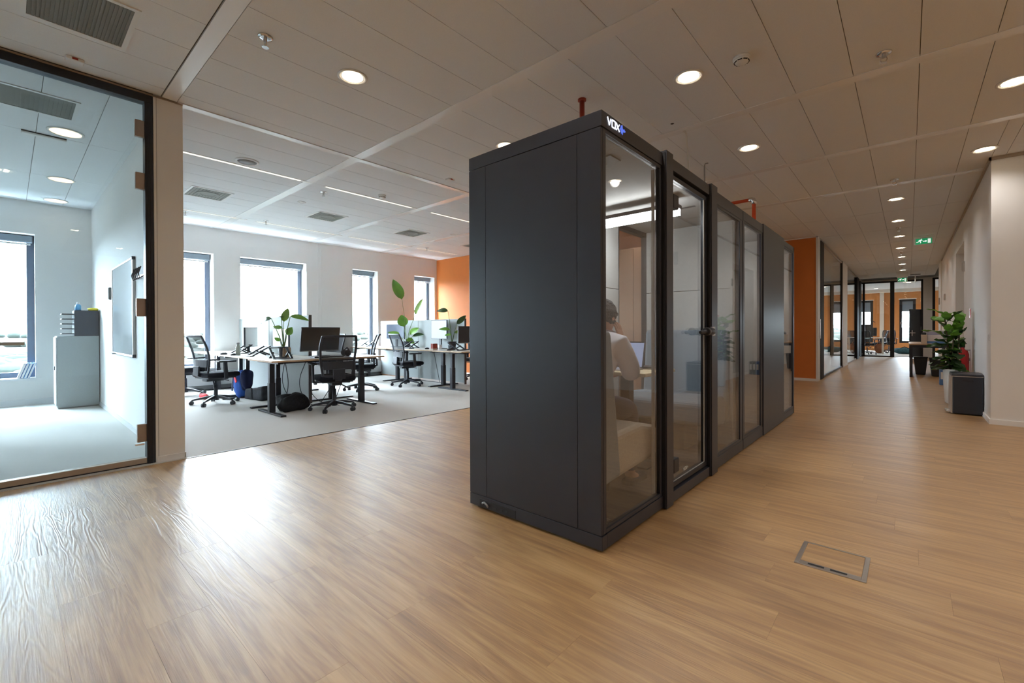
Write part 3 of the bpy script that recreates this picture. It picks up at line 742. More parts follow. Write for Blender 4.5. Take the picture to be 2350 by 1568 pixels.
# ------------------------------------------------------------------ booths
XF, XB = -1.144, -2.108
Y0, Y1, Y2 = 1.966, 4.50, 6.965
ZR = 2.22
def booth1():
    b = thing('office_booth', 'dark grey meeting booth with lit lettering and person inside, nearer of two', 'booth', ((XF+XB)/2, Y0, 0))
    ox, oy = (XF+XB)/2, Y0
    def B(mb_list): 
        mb = MB()
        for q in mb_list: mb.box(q[0]-ox, q[1]-ox, q[2]-oy, q[3]-oy, q[4], q[5])
        return mb
    g = .0016
    obj('plinth', B([(XB, XF, Y0, Y0+.05, .012, .083), (XB, XB+.05, Y0+.05, Y1, .012, .083), (XF-.05, XF, Y0+.05, 2.70, .012, .085)]), 'booth', b, bevel=.002)
    obj('end_panel', B([(XB, -1.96-g, Y0, Y0+.045, .086, 2.137)]), 'booth', b, bevel=.0015)
    obj('end_panel', B([(-1.96+g, -1.29-g, Y0, Y0+.045, .086, 2.137)]), 'booth', b, bevel=.0015)
    obj('end_panel', B([(-1.29+g, XF-.006, Y0, Y0+.045, .086, 2.137)]), 'booth', b, bevel=.0015)
    obj('panel_backing', B([(XB+.01, XF-.02, Y0+.02, Y0+.06, .06, 2.16), (XB+.01, XB+.05, Y0+.05, 3.80, .06, 2.16)]), 'booth_dark', b)
    obj('top_band', B([(XB, XF, Y0, Y0+.05, 2.141, ZR), (XB, XB+.05, Y0+.05, Y1, 2.141, ZR), (XF-.05, XF, Y0+.05, 2.700, 2.141, ZR)]), 'booth', b, bevel=.0015)
    obj('roof', B([(XB+.03, XF-.03, Y0+.03, Y1, 2.17, 2.212)]), 'booth', b)
    # front glazing, nearest pane
    def front(n, ya, yb, za, zb, x=XF-.004, pane=True, w=.03):
        obj('glazing_frame', B([(x-.03, x, ya, ya+w, za, zb), (x-.03, x, yb-w, yb, za, zb), (x-.03, x, ya+w, yb-w, za, za+.02), (x-.03, x, ya+w, yb-w, zb-.02, zb)]), 'booth', b, bevel=.0015)
        obj('glass_pane', B([(x-.016, x-.006, ya+w, yb-w, za+.02, zb-.02)]), 'glass_booth', b)
    obj('corner_post', B([(XF-.05, XF-.012, Y0+.047, Y0+.062, .086, 2.137)]), 'booth_dark', b)
    front(1, 1.985, 2.697, .088, 2.138, w=.026)
    obj('seal_strip', B([(XF-.050, XF-.034, 2.648, 2.664, .10, 2.11)]), 'felt', b)
    obj('column', B([(XF-.05, -1.120, 2.708, 2.812, .006, 2.235)]), 'booth', b, bevel=.002)
    obj('column', B([(XF-.05, -1.120, 3.555, 3.69, .006, 2.235)]), 'booth', b, bevel=.002)
    obj('column_seam', B([(XF-.04, -1.128, 2.699, 2.708, .01, 2.22), (XF-.04, -1.128, 3.535, 3.555, .01, 2.22)]), 'booth_dark', b)
    obj('door_header', B([(XF-.05, -1.132, 2.812, 3.535, 2.145, ZR)]), 'booth', b, bevel=.002)
    obj('door_sill', B([(XF-.05, -1.132, 2.812, 3.535, .010, .078)]), 'booth', b, bevel=.002)
    d = obj('door', B([(-1.185, -1.150, 2.835, 2.87, .09, 2.13), (-1.185, -1.150, 3.50, 3.53, .09, 2.13), (-1.185, -1.150, 2.87, 3.50, 2.10, 2.13), (-1.185, -1.150, 2.87, 3.50, .09, .12)]), 'black_metal', b)
    obj('glass_pane', B([(-1.173, -1.161, 2.87, 3.50, .12, 2.10)]), 'glass_booth', d)
    obj('edge_seal', B([(-1.1605, -1.157, 2.87, 3.50, .12, .126), (-1.1605, -1.157, 3.484, 3.50, .12, 2.10)]), 'felt', d)
    for z in (.20, 1.90): obj('hinge', B([(-1.16, -1.118, 2.815, 2.90, z, z+.09)]), 'black_metal', d, bevel=.006)
    hm = MB(); hy = 3.47-oy; hx = -1.11-ox
    hm.tube([(hx-.045, hy+.06, 1.108), (hx, hy+.06, 1.108)], .03, 16)
    hm.tube([(hx, hy+.065, 1.108), (hx, hy-.04, 1.108)], [.026, .026], 16); hm.tube([(hx, hy-.04, 1.108), (hx, hy-.08, 1.108)], [.03, .03], 16)
    hm.tube([(hx, hy-.08, 1.108), (hx, hy-.09, 1.105), (hx, hy-.2, 1.103)], [.016, .013, .012], 10)
    obj('handle', hm, 'black_plastic', d, smooth=True, bevel=.003)
    obj('latch', B([(-1.15, -1.108, 3.545, 3.60, 1.075, 1.145)]), 'chrome', b, bevel=.004)
    obj('door_lettering', tiny_text(ox, oy), 'white_plastic', d)
    obj('jamb_left', B([(XF-.05, -1.142, 2.812, 2.835, .07, 2.15), ]), 'booth', b)
    obj('front_band', B([(XF-.05, XF, 3.69, Y1-.002, 2.125, ZR)]), 'booth', b, bevel=.002); obj('front_plinth', B([(XF-.05, XF, 3.69, Y1-.002, .01, .10)]), 'booth', b, bevel=.002)
    front(3, 3.692, Y1-.004, .10, 2.125, w=.072)
    obj('seal_strip', B([(XF-.07, XF-.045, 4.345, 4.362, .12, 2.10)]), 'felt', b)
    # inside
    obj('interior_floor', B([(XB+.04, XF-.04, Y0+.06, Y1-.03, .02, .045)]), 'booth_carpet', b)
    fg = MB()
    for k in range(14): fg.box(-1.62-ox, -1.22-ox, 2.02+k*.017-oy, 2.028+k*.017-oy, .045, .052)
    vg = obj('floor_grille', fg, 'steel', b); vg['kind'] = 'stuff'
    obj('interior_ceiling', B([(XB+.04, XF-.04, Y0+.06, Y1-.03, 2.13, 2.15)]), 'felt', b)
    for a, c in ((2.06, 3.80),):
        obj('felt_panel', B([(XB+.05, XB+.075, a, c, .05, 1.50)]), 'felt', b, bevel=.003)
        obj('felt_panel', B([(XB+.05, XB+.075, a, c, 1.505, 2.13)]), 'felt', b, bevel=.003)
    obj('felt_panel', B([(XB+.06, XF-.05, Y1-.075, Y1-.05, .05, 1.50)]), 'felt', b, bevel=.003)
    obj('felt_panel', B([(XB+.06, XF-.05, Y1-.075, Y1-.05, 1.505, 2.13)]), 'felt', b, bevel=.003)
    obj('felt_panel', B([(XB+.06, XF-.05, Y0+.062, Y0+.085, .05, 2.13)]), 'felt', b, bevel=.003)
    obj('rear_window_frame', B([(XB, XB+.06, 3.80, 3.84, .05, 2.14), (XB, XB+.06, 4.43, Y1-.005, .05, 2.14), (XB, XB+.06, 3.84, 4.43, 2.09, 2.14), (XB, XB+.06, 3.84, 4.43, .05, .12)]), 'booth_dark', b)
    obj('rear_window_pane', B([(XB+.02, XB+.03, 3.84, 4.43, .12, 2.09)]), 'glass', b)
    obj('wall_socket', B([(-1.80, -1.72, 4.42, 4.425, 1.77, 1.90)]), 'grey_plastic', b)
    obj('vent_slot', B([(-1.95, -1.30, 3.70, 3.725, 2.124, 2.131)]), 'booth_dark', b)
    obj('ceiling_grille', B([(-1.66, -1.28, 2.30, 2.42, 2.122, 2.131)]), 'grille', b)
    l = obj('interior_light', B([(-1.98, -1.28, 3.26, 3.38, 2.03, 2.06)]), 'black_metal', b, bevel=.004)
    obj('diffuser', B([(-1.97, -1.29, 3.265, 3.375, 1.985, 2.032)]), 'lamp_white', l)
    # power inlet on the plinth
    p = obj('power_inlet', B([(-2.02, -1.72, Y0-.003, Y0+.01, .015, .065)]), 'booth_dark', b, bevel=.002)
    mb = MB(); mb.tube([(-1.985-ox, -.012, .045), (-1.965-ox, -.016, .055), (-1.945-ox, -.014, .045), (-1.94-ox, -.008, .03)], .006, 8)
    obj('plug', mb, 'grey_plastic', p, smooth=True)
    obj('socket', B([(-1.90, -1.87, Y0-.005, Y0, .03, .04), (-1.84, -1.82, Y0-.005, Y0, .03, .045), (-1.80, -1.78, Y0-.005, Y0, .03, .045)]), 'black_plastic', p)
    obj('foot', MB().lathe([(.02, 0), (.02, .012)], -.44, .04, 12), 'felt', b)
    # lettering V O X and splash emblem on the band
    def stroke(mb, a, c, w=.005): mb.bar((XF-ox+.0015, a[0]-oy, a[1]), (XF-ox+.0015, c[0]-oy, c[1]), w, .003, up=(1, 0, 0))
    v = MB(); stroke(v, (2.024, 2.203), (2.041, 2.166)); stroke(v, (2.041, 2.166), (2.058, 2.203)); obj('letter_v', v, 'logo_white', b)
    v = MB(); q = [(2.070, 2.203), (2.104, 2.203), (2.104, 2.167), (2.070, 2.167)]
    for i in range(4): stroke(v, q[i], q[(i+1) % 4])
    obj('letter_o', v, 'logo_white', b)
    v = MB(); stroke(v, (2.114, 2.203), (2.148, 2.166)); stroke(v, (2.148, 2.203), (2.114, 2.166)); obj('letter_x', v, 'logo_white', b)
    pts = [(2.152, 2.185), (2.160, 2.192), (2.166, 2.207), (2.171, 2.196), (2.178, 2.212), (2.182, 2.194), (2.192, 2.190), (2.202, 2.197), (2.203, 2.188), (2.213, 2.190), (2.209, 2.182), (2.196, 2.180), (2.186, 2.176), (2.180, 2.160), (2.175, 2.176), (2.168, 2.164), (2.163, 2.178)]
    e = MB(); c = len(pts); cx = sum(p_[0] for p_ in pts)/c; cz = sum(p_[1] for p_ in pts)/c
    e.add([(XF-ox+.003, p_[0]-oy, p_[1]) for p_ in pts]+[(XF-ox+.003, cx-oy, cz)]+[(XF-ox, p_[0]-oy, p_[1]) for p_ in pts],
          [(i, (i+1) % c, c) for i in range(c)]+[(i, (i+1) % c, c+1+(i+1) % c, c+1+i) for i in range(c)])
    obj('splash_emblem', e, 'logo_blue', b)
    return b
def tiny_text(ox, oy):
    mb = MB(); x = -1.1595-ox; y = 3.08-oy; z = .150; h = .020
    def s(a, c): mb.bar((x, y+a[0]*h, z+a[1]*h), (x, y+c[0]*h, z+c[1]*h), .003, .002, up=(1, 0, 0))
    s((0, 1), (.45, 0)); s((.45, 0), (.9, 1)); s((1.2, 0), (2.1, 0)); s((1.2, 1), (2.1, 1)); s((1.2, 0), (1.2, 1)); s((2.1, 0), (2.1, 1)); s((2.4, 0), (3.3, 1)); s((2.4, 1), (3.3, 0))
    s((3.6, .5), (4.4, .5)); s((4, .1), (4, .9))
    return mb
def booth2():
    b = thing('office_booth', 'dark grey booth with solid middle panel, farther of two', 'booth', ((XF+XB)/2, Y1, 0))
    ox, oy = (XF+XB)/2, Y1
    def B(l):
        mb = MB()
        for q in l: mb.box(q[0]-ox, q[1]-ox, q[2]-oy, q[3]-oy, q[4], q[5])
        return mb
    obj('top_band', B([(XF-.05, XF, Y1+.012, 5.25, 2.135, ZR), (XF-.05, XF, 6.29, Y2, 2.15, ZR-.006), (XB, XB+.05, Y1+.01, Y2, 2.135, ZR)]), 'booth', b, bevel=.002)
    obj('plinth', B([(XF-.05, XF, Y1+.012, 5.25, .01, .105)]), 'booth', b, bevel=.002); obj('plinth', B([(XF-.05, XF, 6.29, Y2, .01, .085)]), 'booth', b, bevel=.002)
    obj('seam', B([(XF-.04, XF-.008, Y1, Y1+.012, .01, ZR), (XF-.04, XF-.004, 5.238, 5.262, .01, ZR)]), 'booth_dark', b)
    obj('front_panel', B([(XF-.06, XF+.006, 5.262, 6.285, .008, ZR+.012)]), 'booth', b, bevel=.003)
    for ya, yb, za, zb, w in ((Y1+.014, 5.238, .105, 2.135, .055), (6.288, Y2-.005, .085, 2.15, .03)):
        x = XF-.004
        obj('glazing_frame', B([(x-.03, x, ya, ya+w, za, zb), (x-.03, x, yb-w, yb, za, zb), (x-.03, x, ya+w, yb-w, za, za+.02), (x-.03, x, ya+w, yb-w, zb-.02, zb)]), 'booth', b)
        obj('glass_pane', B([(x-.016, x-.006, ya+w, yb-w, za+.02, zb-.02)]), 'glass_booth', b)
    obj('end_panel', B([(XB, XF, Y2-.05, Y2, .01, ZR-.006)]), 'booth', b, bevel=.002)
    obj('rear_panel', B([(XB, XB+.05, Y1+.01, Y2-.05, .01, 2.135)]), 'booth', b)
    obj('roof', B([(XB+.03, XF-.03, Y1+.01, Y2-.02, 2.17, 2.212)]), 'booth', b)
    obj('interior_floor', B([(XB+.05, XF-.04, Y1+.01, Y2-.05, .02, .045)]), 'booth_carpet', b)
    obj('interior_ceiling', B([(XB+.05, XF-.04, Y1+.01, Y2-.05, 2.13, 2.15)]), 'felt', b)
    obj('felt_panel', B([(XB+.05, XB+.07, Y1+.01, Y2-.05, .05, 1.50)]), 'felt', b)
    obj('felt_panel', B([(XB+.05, XB+.07, Y1+.01, Y2-.05, 1.505, 2.13)]), 'felt', b)
    obj('felt_panel', B([(XB+.07, XF-.05, Y2-.07, Y2-.05, .05, 2.13)]), 'felt', b)
    obj('felt_panel', B([(XB+.07, XF-.05, Y1+.01, Y1+.03, .05, 2.13)]), 'felt', b)
    obj('partition', B([(XB+.07, XF-.05, 5.66, 5.72, .05, 2.13)]), 'felt', b)
    for yy in (5.0, 6.5):
        l = obj('interior_light', B([(-1.9, -1.40, yy-.05, yy+.05, 2.04, 2.07)]), 'black_metal', b)
        obj('diffuser', B([(-1.89, -1.41, yy-.045, yy+.045, 2.0, 2.042)]), 'lamp_white', l)
    return b
booth1(); booth2()

# sofas, table, laptop, person in booth 1
def sofa(name, lab, y_back, y_front, x0=-2.02, x1=-1.22, sgn=1, mtop='felt_blue', mseat='sofa', th=0.):
    t = thing(name, lab, 'sofa', ((x0+x1)/2, y_back, .045)); w = (x1-x0)/2; d = abs(y_front-y_back)
    def yy(v): return v*sgn
    bk = MB(); a = [(yy(.02), .22), (yy(.15+th), .24), (yy(.06+th*.75), 1.075), (yy(.0), 1.075)]
    bk.prism(a, 0, -w, w); obj('backrest', bk, mtop, t, bevel=.03, seg=3)
    se = MB(); se.prism([(yy(.10), .30), (yy(.12), .48), (yy(d*.7), .50), (yy(d), .45), (yy(d), .26), (yy(.12), .22)], 0, -w+.01, w-.01)
    obj('seat', se, mseat, t, bevel=.035, seg=3)
    obj('base_panel', MB().box(-w+.02, w-.28, min(yy(.06), yy(d-.16)), max(yy(.06), yy(d-.16)), .0, .25), 'booth_dark', t)
    return t
sofa('booth_sofa', 'grey high-back booth sofa the person sits on', 2.07, 2.83, th=.10)
sofa('booth_sofa', 'blue-grey high-back booth sofa facing the seated person', 4.40, 3.84, sgn=-1, mseat='felt_blue')
t = sofa('booth_sofa', 'cream high-back seat inside the farther booth', 4.56, 5.1, x0=-1.98, x1=-1.26, mtop='cream', mseat='cream')
t = thing('booth_table', 'light plywood table inside the nearer booth', 'table', (-1.72, 3.36, .045))
obj('tabletop', MB().box(-.30, .31, -.33, .22, .735, .762), 'plywood', t, bevel=.006)
obj('leg', MB().box(-.05, .03, -.03, .05, 0, .735), 'black_metal', t)
obj('foot', MB().box(-.22, .22, -.12, .14, 0, .012), 'black_metal', t)
t = thing('laptop', 'open laptop with a lit pale screen on the booth table', 'laptop', (-1.73, 3.22, .807))
obj('base', MB().box(-.16, .16, -.11, .11, 0, .012), 'steel', t, bevel=.003)
R_ = Matrix.Rotation(math.radians(-14), 3, 'X')
sm = MB(); sm.bx(0, .135, .115, .32, .008, .215, R_); ld = obj('lid', sm, 'black_metal', t)
sm = MB(); sm.bx(0, .1295, .116, .30, .002, .195, R_); obj('screen', sm, 'screen_lit', ld)
t = thing('laptop', 'closed dark laptop lying on the far end of the booth table', 'laptop', (-1.56, 3.48, .807))
obj('base', MB().box(-.10, .12, -.10, .08, 0, .012), 'steel', t, bevel=.003)
obj('lid', MB().box(-.10, .12, -.10, .08, .012, .018), 'black_metal', t, bevel=.003)

def skin_mesh(name, nodes, edges, radii, material, parent, root=0, sub=2):
    me = bpy.data.meshes.new(name); me.from_pydata(nodes, edges, []); me.materials.append(M[material])
    o = link(name, me, parent)
    o.modifiers.new('skin', 'SKIN'); o.modifiers['skin'].use_smooth_shade = True
    lay = me.skin_vertices[0].data if me.skin_vertices else None
    if lay is None:
        bpy.context.view_layer.objects.active = o
    for i, r in enumerate(radii):
        v = me.skin_vertices[0].data[i]; v.radius = r if isinstance(r, tuple) else (r, r); v.use_root = (i == root)
    s = o.modifiers.new('sub', 'SUBSURF'); s.levels = sub; s.render_levels = sub
    return o
def person():
    t = thing('person', 'person with short dark curly hair in a pale shirt, seated leaning forward, hand at face', 'person', (-1.60, 2.40, .50))
    # local: x right (+X world), y forward, z up from the seat
    n = [(0, 0, .11), (0, .05, .25), (0, .15, .42), (0, .235, .53), (0, .30, .59), (0, .34, .63), (0, .36, .68), (0, .365, .74)]
    e = [(i, i+1) for i in range(7)]
    r = [(.17, .12), (.17, .115), (.18, .115), (.13, .09), (.058, .06), (.065, .075), (.078, .092), (.06, .07)]
    def chain(start, pts, rr):
        k = start
        for p, q in zip(pts, rr):
            n.append(p); r.append(q); e.append((k, len(n)-1)); k = len(n)-1
        return k
    # arms
    ra = chain(3, [(.185, .26, .52), (.225, .30, .41), (.225, .33, .31), (.19, .42, .42), (.135, .41, .54)], [.066, .056, .044, .038, .028])
    la = chain(3, [(-.17, .25, .52), (-.23, .33, .36), (-.235, .45, .25), (-.16, .60, .27), (-.10, .70, .285)], [.066, .056, .044, .036, .028])
    # legs
    for s in (-1, 1):
        chain(0, [(s*.09, .10, .09), (s*.12, .28, .09), (s*.13, .47, .07), (s*.13, .50, -.18), (s*.13, .50, -.40), (s*.14, .60, -.445)], [.095, .085, .062, .055, .04, .035])
    # right hand: palm and five fingers at the cheek
    pr_ = chain(ra, [(.118, .40, .575), (.108, .385, .61)], [(.030, .020), (.032, .016)])
    for k, (dx, dy) in enumerate(((.014, .022), (.010, .008), (.002, -.006), (-.006, -.018))):
        L = (.030, .034, .032, .026)[k]
        a = (.108+dx*.6, .385+dy, .62); chain(pr_, [a, (a[0]-.006, a[1]-.006, a[2]+L), (a[0]-.020, a[1]-.012, a[2]+L*1.7)], [.009, .0082, .007])
    chain(pr_, [(.10, .415, .595), (.088, .435, .62)], [.010, .008])
    pl_ = chain(la, [(-.085, .745, .29)], [(.034, .016)])
    for k in range(4):
        x = -.105+k*.016; L = (.034, .040, .038, .030)[k]
        chain(pl_, [(x, .785, .292), (x+.003, .785+L, .288), (x+.004, .785+L*1.6, .278)], [.0085, .0078, .007])
    chain(pl_, [(-.055, .755, .29), (-.045, .785, .285)], [.010, .008])
    body = skin_mesh('body', n, e, r, 'skin', t)
    # head shell with face
    hd = MB()
    def headf(u, v):
        th = PI*u; ph = 2*PI*v
        x = .078*math.sin(th)*math.cos(ph); y = .098*math.sin(th)*math.sin(ph); z = .118*math.cos(th)
        if z < -.02: x *= .86; y = y*.92+.004
        if y > 0:
            if abs(x) < .02 and -.045 < z < .02: y += .022*(1-abs(x)/.02)*(1-abs(z+.02)/.05)
            if .012 < abs(x) < .05 and 0 < z < .03: y -= .008
            if abs(x) < .03 and -.075 < z < -.055: y += .004
        return (x, y, z)
    hd.grid(headf, 20, 28)
    h = obj('head', hd, 'skin', t, smooth=True); h.location = (0, .375, .70); h.rotation_euler = (math.radians(-14), 0, math.radians(-6))
    for s in (-1, 1):
        ear = MB(); ear.ball((s*.080, -.008, -.005), .010, .020, .032, 10, 8); obj('ear', ear, 'skin', h, smooth=True)
        ey = MB(); ey.ball((s*.030, .086, .012), .011, .008, .008, 10, 8); obj('eye', ey, 'white_plastic', h, smooth=True)
    mth = MB(); mth.ball((0, .093, -.060), .022, .006, .005, 10, 6); obj('mouth', mth, 'bag_red', h, smooth=True)
    hr = MB(); rg = random.Random(5)
    def hf(u, v):
        th = PI*.60*u; ph = 2*PI*v
        k = 1.10+.05*math.sin(ph*9+th*11)*math.sin(th*13)
        x = .080*math.sin(th)*math.cos(ph)*k; y = .100*math.sin(th)*math.sin(ph)*k; z = .122*math.cos(th)*k
        if y > .02: z = max(z, .045); 
        return (x, y-.004, z+.004)
    hr.grid(hf, 22, 44)
    for i in range(150):
        th = rg.uniform(.05, .58)*PI; ph = rg.uniform(.95, 2.1)*PI if th > .35*PI else rg.uniform(0, 2)*PI
        c = (.086*math.sin(th)*math.cos(ph), .106*math.sin(th)*math.sin(ph)-.004, .130*math.cos(th))
        if c[1] > .03 and c[2] < .06: continue
        hr.ball(c, .013, .013, .012, 7, 5)
    hrr = obj('hair', hr, 'hair', t, smooth=True); hrr.location = h.location; hrr.rotation_euler = h.rotation_euler
    # shirt, over torso and upper limbs
    n2 = [(0, -.005, .10), (0, .045, .25), (0, .145, .42), (0, .23, .53), (0, .285, .585)]
    e2 = [(i, i+1) for i in range(4)]; r2_ = [(.215, .16), (.21, .15), (.215, .145), (.155, .11), (.074, .070)]
    def ch2(start, pts, rr):
        k = start
        for p, q in zip(pts, rr):
            n2.append(p); r2_.append(q); e2.append((k, len(n2)-1)); k = len(n2)-1
    ch2(3, [(.185, .26, .52), (.228, .30, .41), (.228, .33, .313), (.20, .41, .39), (.165, .42, .46)], [.084, .074, .062, .052, .044])
    ch2(3, [(-.17, .25, .52), (-.232, .33, .36), (-.237, .45, .253), (-.18, .56, .265)], [.084, .074, .060, .048])
    skin_mesh('shirt', n2, e2, r2_, 'shirt', t)
    n3 = [(0, 0, .09)]; e3 = []; r3 = [(.16, .115)]
    for s in (-1, 1):
        k = 0
        for p, q in zip([(s*.09, .10, .09), (s*.12, .28, .095), (s*.13, .48, .075), (s*.13, .50, -.16), (s*.13, .50, -.38)], [.105, .098, .078, .07, .062]):
            n3.append(p); r3.append(q); e3.append((k, len(n3)-1)); k = len(n3)-1
    skin_mesh('trousers', n3, e3, r3, 'trousers', t)
    for s in (-1, 1):
        f = MB(); f.box(s*.135-.045, s*.135+.045, .44, .70, -.485, -.41); obj('shoe', f, 'bag_black', t, bevel=.03, seg=3)
person()

# ------------------------------------------------------------------ wardrobe seen through the booth
t = thing('wardrobe', 'tall orange-brown wooden wardrobe seen through the booth rear window', 'wardrobe', (-4.15, 7.85, 0))
obj('carcass', MB().box(-.8, .8, -.28, .30, 0, 2.62), 'wardrobe', t)
for k in range(4): obj('door', MB().box(-.79+k*.40, -.40+k*.40, -.30, -.281, .08, 2.60), 'wardrobe', t, bevel=.003)
for x in (-.045, .045): obj('handle', MB().box(x-.006, x+.006, -.33, -.30, 1.12, 1.34), 'white_plastic', t)

# ------------------------------------------------------------------ desks
def desk(name, lab, x, y, rz, L=1.6, D=.8, h=.74, group=None):
    t = thing(name, lab, 'desk', (x, y, 0), rz, group)
    obj('tabletop', MB().box(-L/2, L/2, -D/2, D/2, h-.022, h), 'desk_top', t, bevel=.002)
    obj('edge_band', MB().box(-L/2-.002, L/2+.002, -D/2-.002, -D/2, h-.022, h-.001).box(-L/2-.002, L/2+.002, D/2, D/2+.002, h-.022, h-.001).box(-L/2-.002, -L/2, -D/2, D/2, h-.022, h-.001).box(L/2, L/2+.002, -D/2, D/2, h-.022, h-.001), 'oak_edge', t)
    obj('support_frame', MB().box(-L/2+.12, L/2-.12, -.05, .0, h-.065, h-.024).box(-L/2+.10, -L/2+.16, -D/2+.06, D/2-.06, h-.05, h-.024).box(L/2-.16, L/2-.10, -D/2+.06, D/2-.06, h-.05, h-.024), 'black_metal', t)
    for s in (-1, 1):
        xx = s*(L/2-.15)
        l = obj('leg', MB().box(xx-.04, xx+.04, -.035, .035, .025, .42), 'black_metal', t, bevel=.003)
        obj('inner_column', MB().box(xx-.032, xx+.032, -.028, .028, .42, h-.05), 'black_metal', l)
        obj('foot_bar', MB().box(xx-.035, xx+.035, -D/2+.02, D/2-.02, .004, .026), 'black_metal', l, bevel=.004)
    return t
DK = desk('office_desk', 'sit-stand desk end-on to the grey screen, nearest the camera, with plant and dark monitor', -6.47, 3.035, PI/2, 1.63, .84)
desk('office_desk', 'sit-stand desk with laptop stands in front of the left grey screen', -7.75, 2.69, 0, 1.58, .78)
desk('office_desk', 'desk behind the left chair, next to the window wall', -9.35, 2.69, 0, 1.55, .78)
desk('office_desk', 'desk on the far side of the left grey screen', -7.75, 3.53, 0, 1.58, .78)
desk('office_desk', 'desk on the far side of the left screen, nearest the windows', -9.35, 3.53, 0, 1.55, .78)
desk('office_desk', 'end desk of the right group, cut off by the booth', -6.47, 6.26, PI/2, 1.63, .84)
desk('office_desk', 'desk in front of the right grey screen, behind the single chair', -7.75, 5.90, 0, 1.58, .78)
desk('office_desk', 'desk under the tall plant beside the third window', -9.35, 5.90, 0, 1.55, .78)
def divider(lab, x0, x1, y, n=2, zt=1.37):
    t = thing('desk_divider', lab, 'divider', ((x0+x1)/2, y, 0)); w = (x1-x0)/n
    for k in range(n):
        a = x0+k*w-(x0+x1)/2
        obj('screen_panel', MB().box(a+.004, a+w-.004, -.02, .02, .03, zt), 'divider', t, bevel=.006)
        obj('panel_edge', MB().box(a, a+.004, -.016, .016, .02, zt-.005).box(a+w-.004, a+w, -.016, .016, .02, zt-.005), 'divider_edge', t)
    obj('end_cap', MB().box(x1-(x0+x1)/2, x1-(x0+x1)/2+.02, -.024, .024, 0, zt+.004), 'divider_edge', t)
divider('tall pale grey fabric screen across the left desk group', -10.1, -6.96, 3.11)
divider('tall grey fabric screen across the right desk group', -10.08, -6.93, 6.33)

# ------------------------------------------------------------------ office chair
def make_chair(lab):
    t = thing('office_chair', lab, 'chair')
    obj('seat', MB().box(-.245, .245, -.23, .25, .425, .50), 'seat_fabric', t, bevel=.034, seg=4, smooth=True)
    obj('seat_pan', MB().box(-.21, .21, -.20, .20, .405, .43), 'chair_black', t, bevel=.008)
    obj('tilt_mechanism', MB().box(-.07, .07, -.16, .10, .36, .405), 'chair_black', t, bevel=.01)
    obj('gas_column', MB().lathe([(.014, .385), (.014, .30), (.026, .30), (.028, .10), (.028, .08)], n=14), 'chair_black', t, smooth=True)
    def bp(u, v):   # back profile: u across -1..1, v up 0..1
        z = .50+.55*v
        y = -.235-.055*math.sin(v*PI*.5)-.045*v*v+.045*math.sin(v*PI)
        y -= .03*(1-u*u)-.03 if False else 0
        y += .035*u*u
        w = .195+.045*math.sin(min(v*1.25, 1)*PI*.5)-.02*max(0, v-.8)*5
        return (u*w, y, z)
    loop = [bp(-1, v/8) for v in range(9)]+[bp(u/4-1, 1.0) for u in range(1, 8)]+[bp(1, 1-v/8) for v in range(9)]+[bp(1-u/3, 0) for u in range(1, 6)]
    fr = MB(); n = len(loop)
    for i in range(n):
        a, b = Vector(loop[i]), Vector(loop[(i+1) % n]); d = (b-a).normalized()*.006
        fr.bar(a-d, b+d, .030, .026, up=(0, 1, 0))
    obj('backrest_frame', fr, 'chair_black', t, bevel=.005)
    ms = MB(); ms.grid(lambda a, b: bp(-1+2*a, b), 8, 10); obj('back_mesh', ms, 'back_mesh', t, smooth=True, recalc=False)
    lp = MB(); lp.grid(lambda a, b: tuple(Vector(bp(-.92+1.84*a, .16+.2*b))+Vector((0, -.014, 0))), 6, 3); obj('lumbar_pad', lp, 'chair_black', t, solid=.012)
    sp = MB(); sp.bar((0, -.10, .39), (0, -.27, .47), .09, .03); sp.bar((0, -.27, .46), (0, -.262, .60), .16, .025, up=(0, 1, 0)); obj('back_support', sp, 'chair_black', t, bevel=.006)
    for s in (-1, 1):
        a = MB(); a.bar((s*.16, .02, .40), (s*.275, .02, .41), .05, .025); a.bar((s*.275, .02, .40), (s*.285, .0, .655), .055, .028, up=(1, 0, 0))
        ar = obj('armrest', a, 'chair_black', t, bevel=.006)
        obj('arm_pad', MB().box(s*.285-.04, s*.285+.04, -.11, .15, .655, .68), 'chair_black', ar, bevel=.01)
    lv = MB(); lv.bar((.06, .05, .385), (.24, .07, .372), .014, .012); lv.bar((.05, -.06, .38), (.17, -.10, .31), .016, .016); lv.bx(.18, -.10, .30, .03, .03, .045); obj('lever', lv, 'chair_black', t)
    obj('hub', MB().lathe([(.038, .135), (.042, .12), (.042, .065), (.03, .06)], n=16), 'chair_black', t, smooth=True)
    for k in range(5):
        a = 2*PI*k/5+PI/2; c, s = math.cos(a), math.sin(a)
        l = MB(); P = [(.02, .115, .036, .05), (.14, .105, .032, .036), (.28, .078, .026, .026), (.315, .066, .024, .02)]
        vs = []
        for (r, z, w, h) in P:
            for (q, zz) in ((-1, -1), (1, -1), (1, 1), (-1, 1)): vs.append((r*c-q*w/2*s, r*s+q*w/2*c, z+zz*h/2))
        fs = [(4*i+j, 4*i+(j+1) % 4, 4*i+4+(j+1) % 4, 4*i+4+j) for i in range(3) for j in range(4)]+[(3, 2, 1, 0), (12, 13, 14, 15)]
        l.add(vs, fs); lg = obj('base_leg', l, 'chair_black', t, bevel=.004)
        cs = MB()
        for q in (-1, 1):
            cx, cy = .315*c-q*.014*s, .315*s+q*.014*c; d = Vector((-s, c, 0))*.010
            cs.tube([Vector((cx, cy, .029))-d, Vector((cx, cy, .029))+d], [.029, .029], 14)
        cs.bx(.315*c, .315*s, .05, .022, .022, .03); obj('caster', cs, 'chair_black', lg, smooth=False)
    return t
ch0 = make_chair('dark mesh office chair nearest the white post, seen from the side')
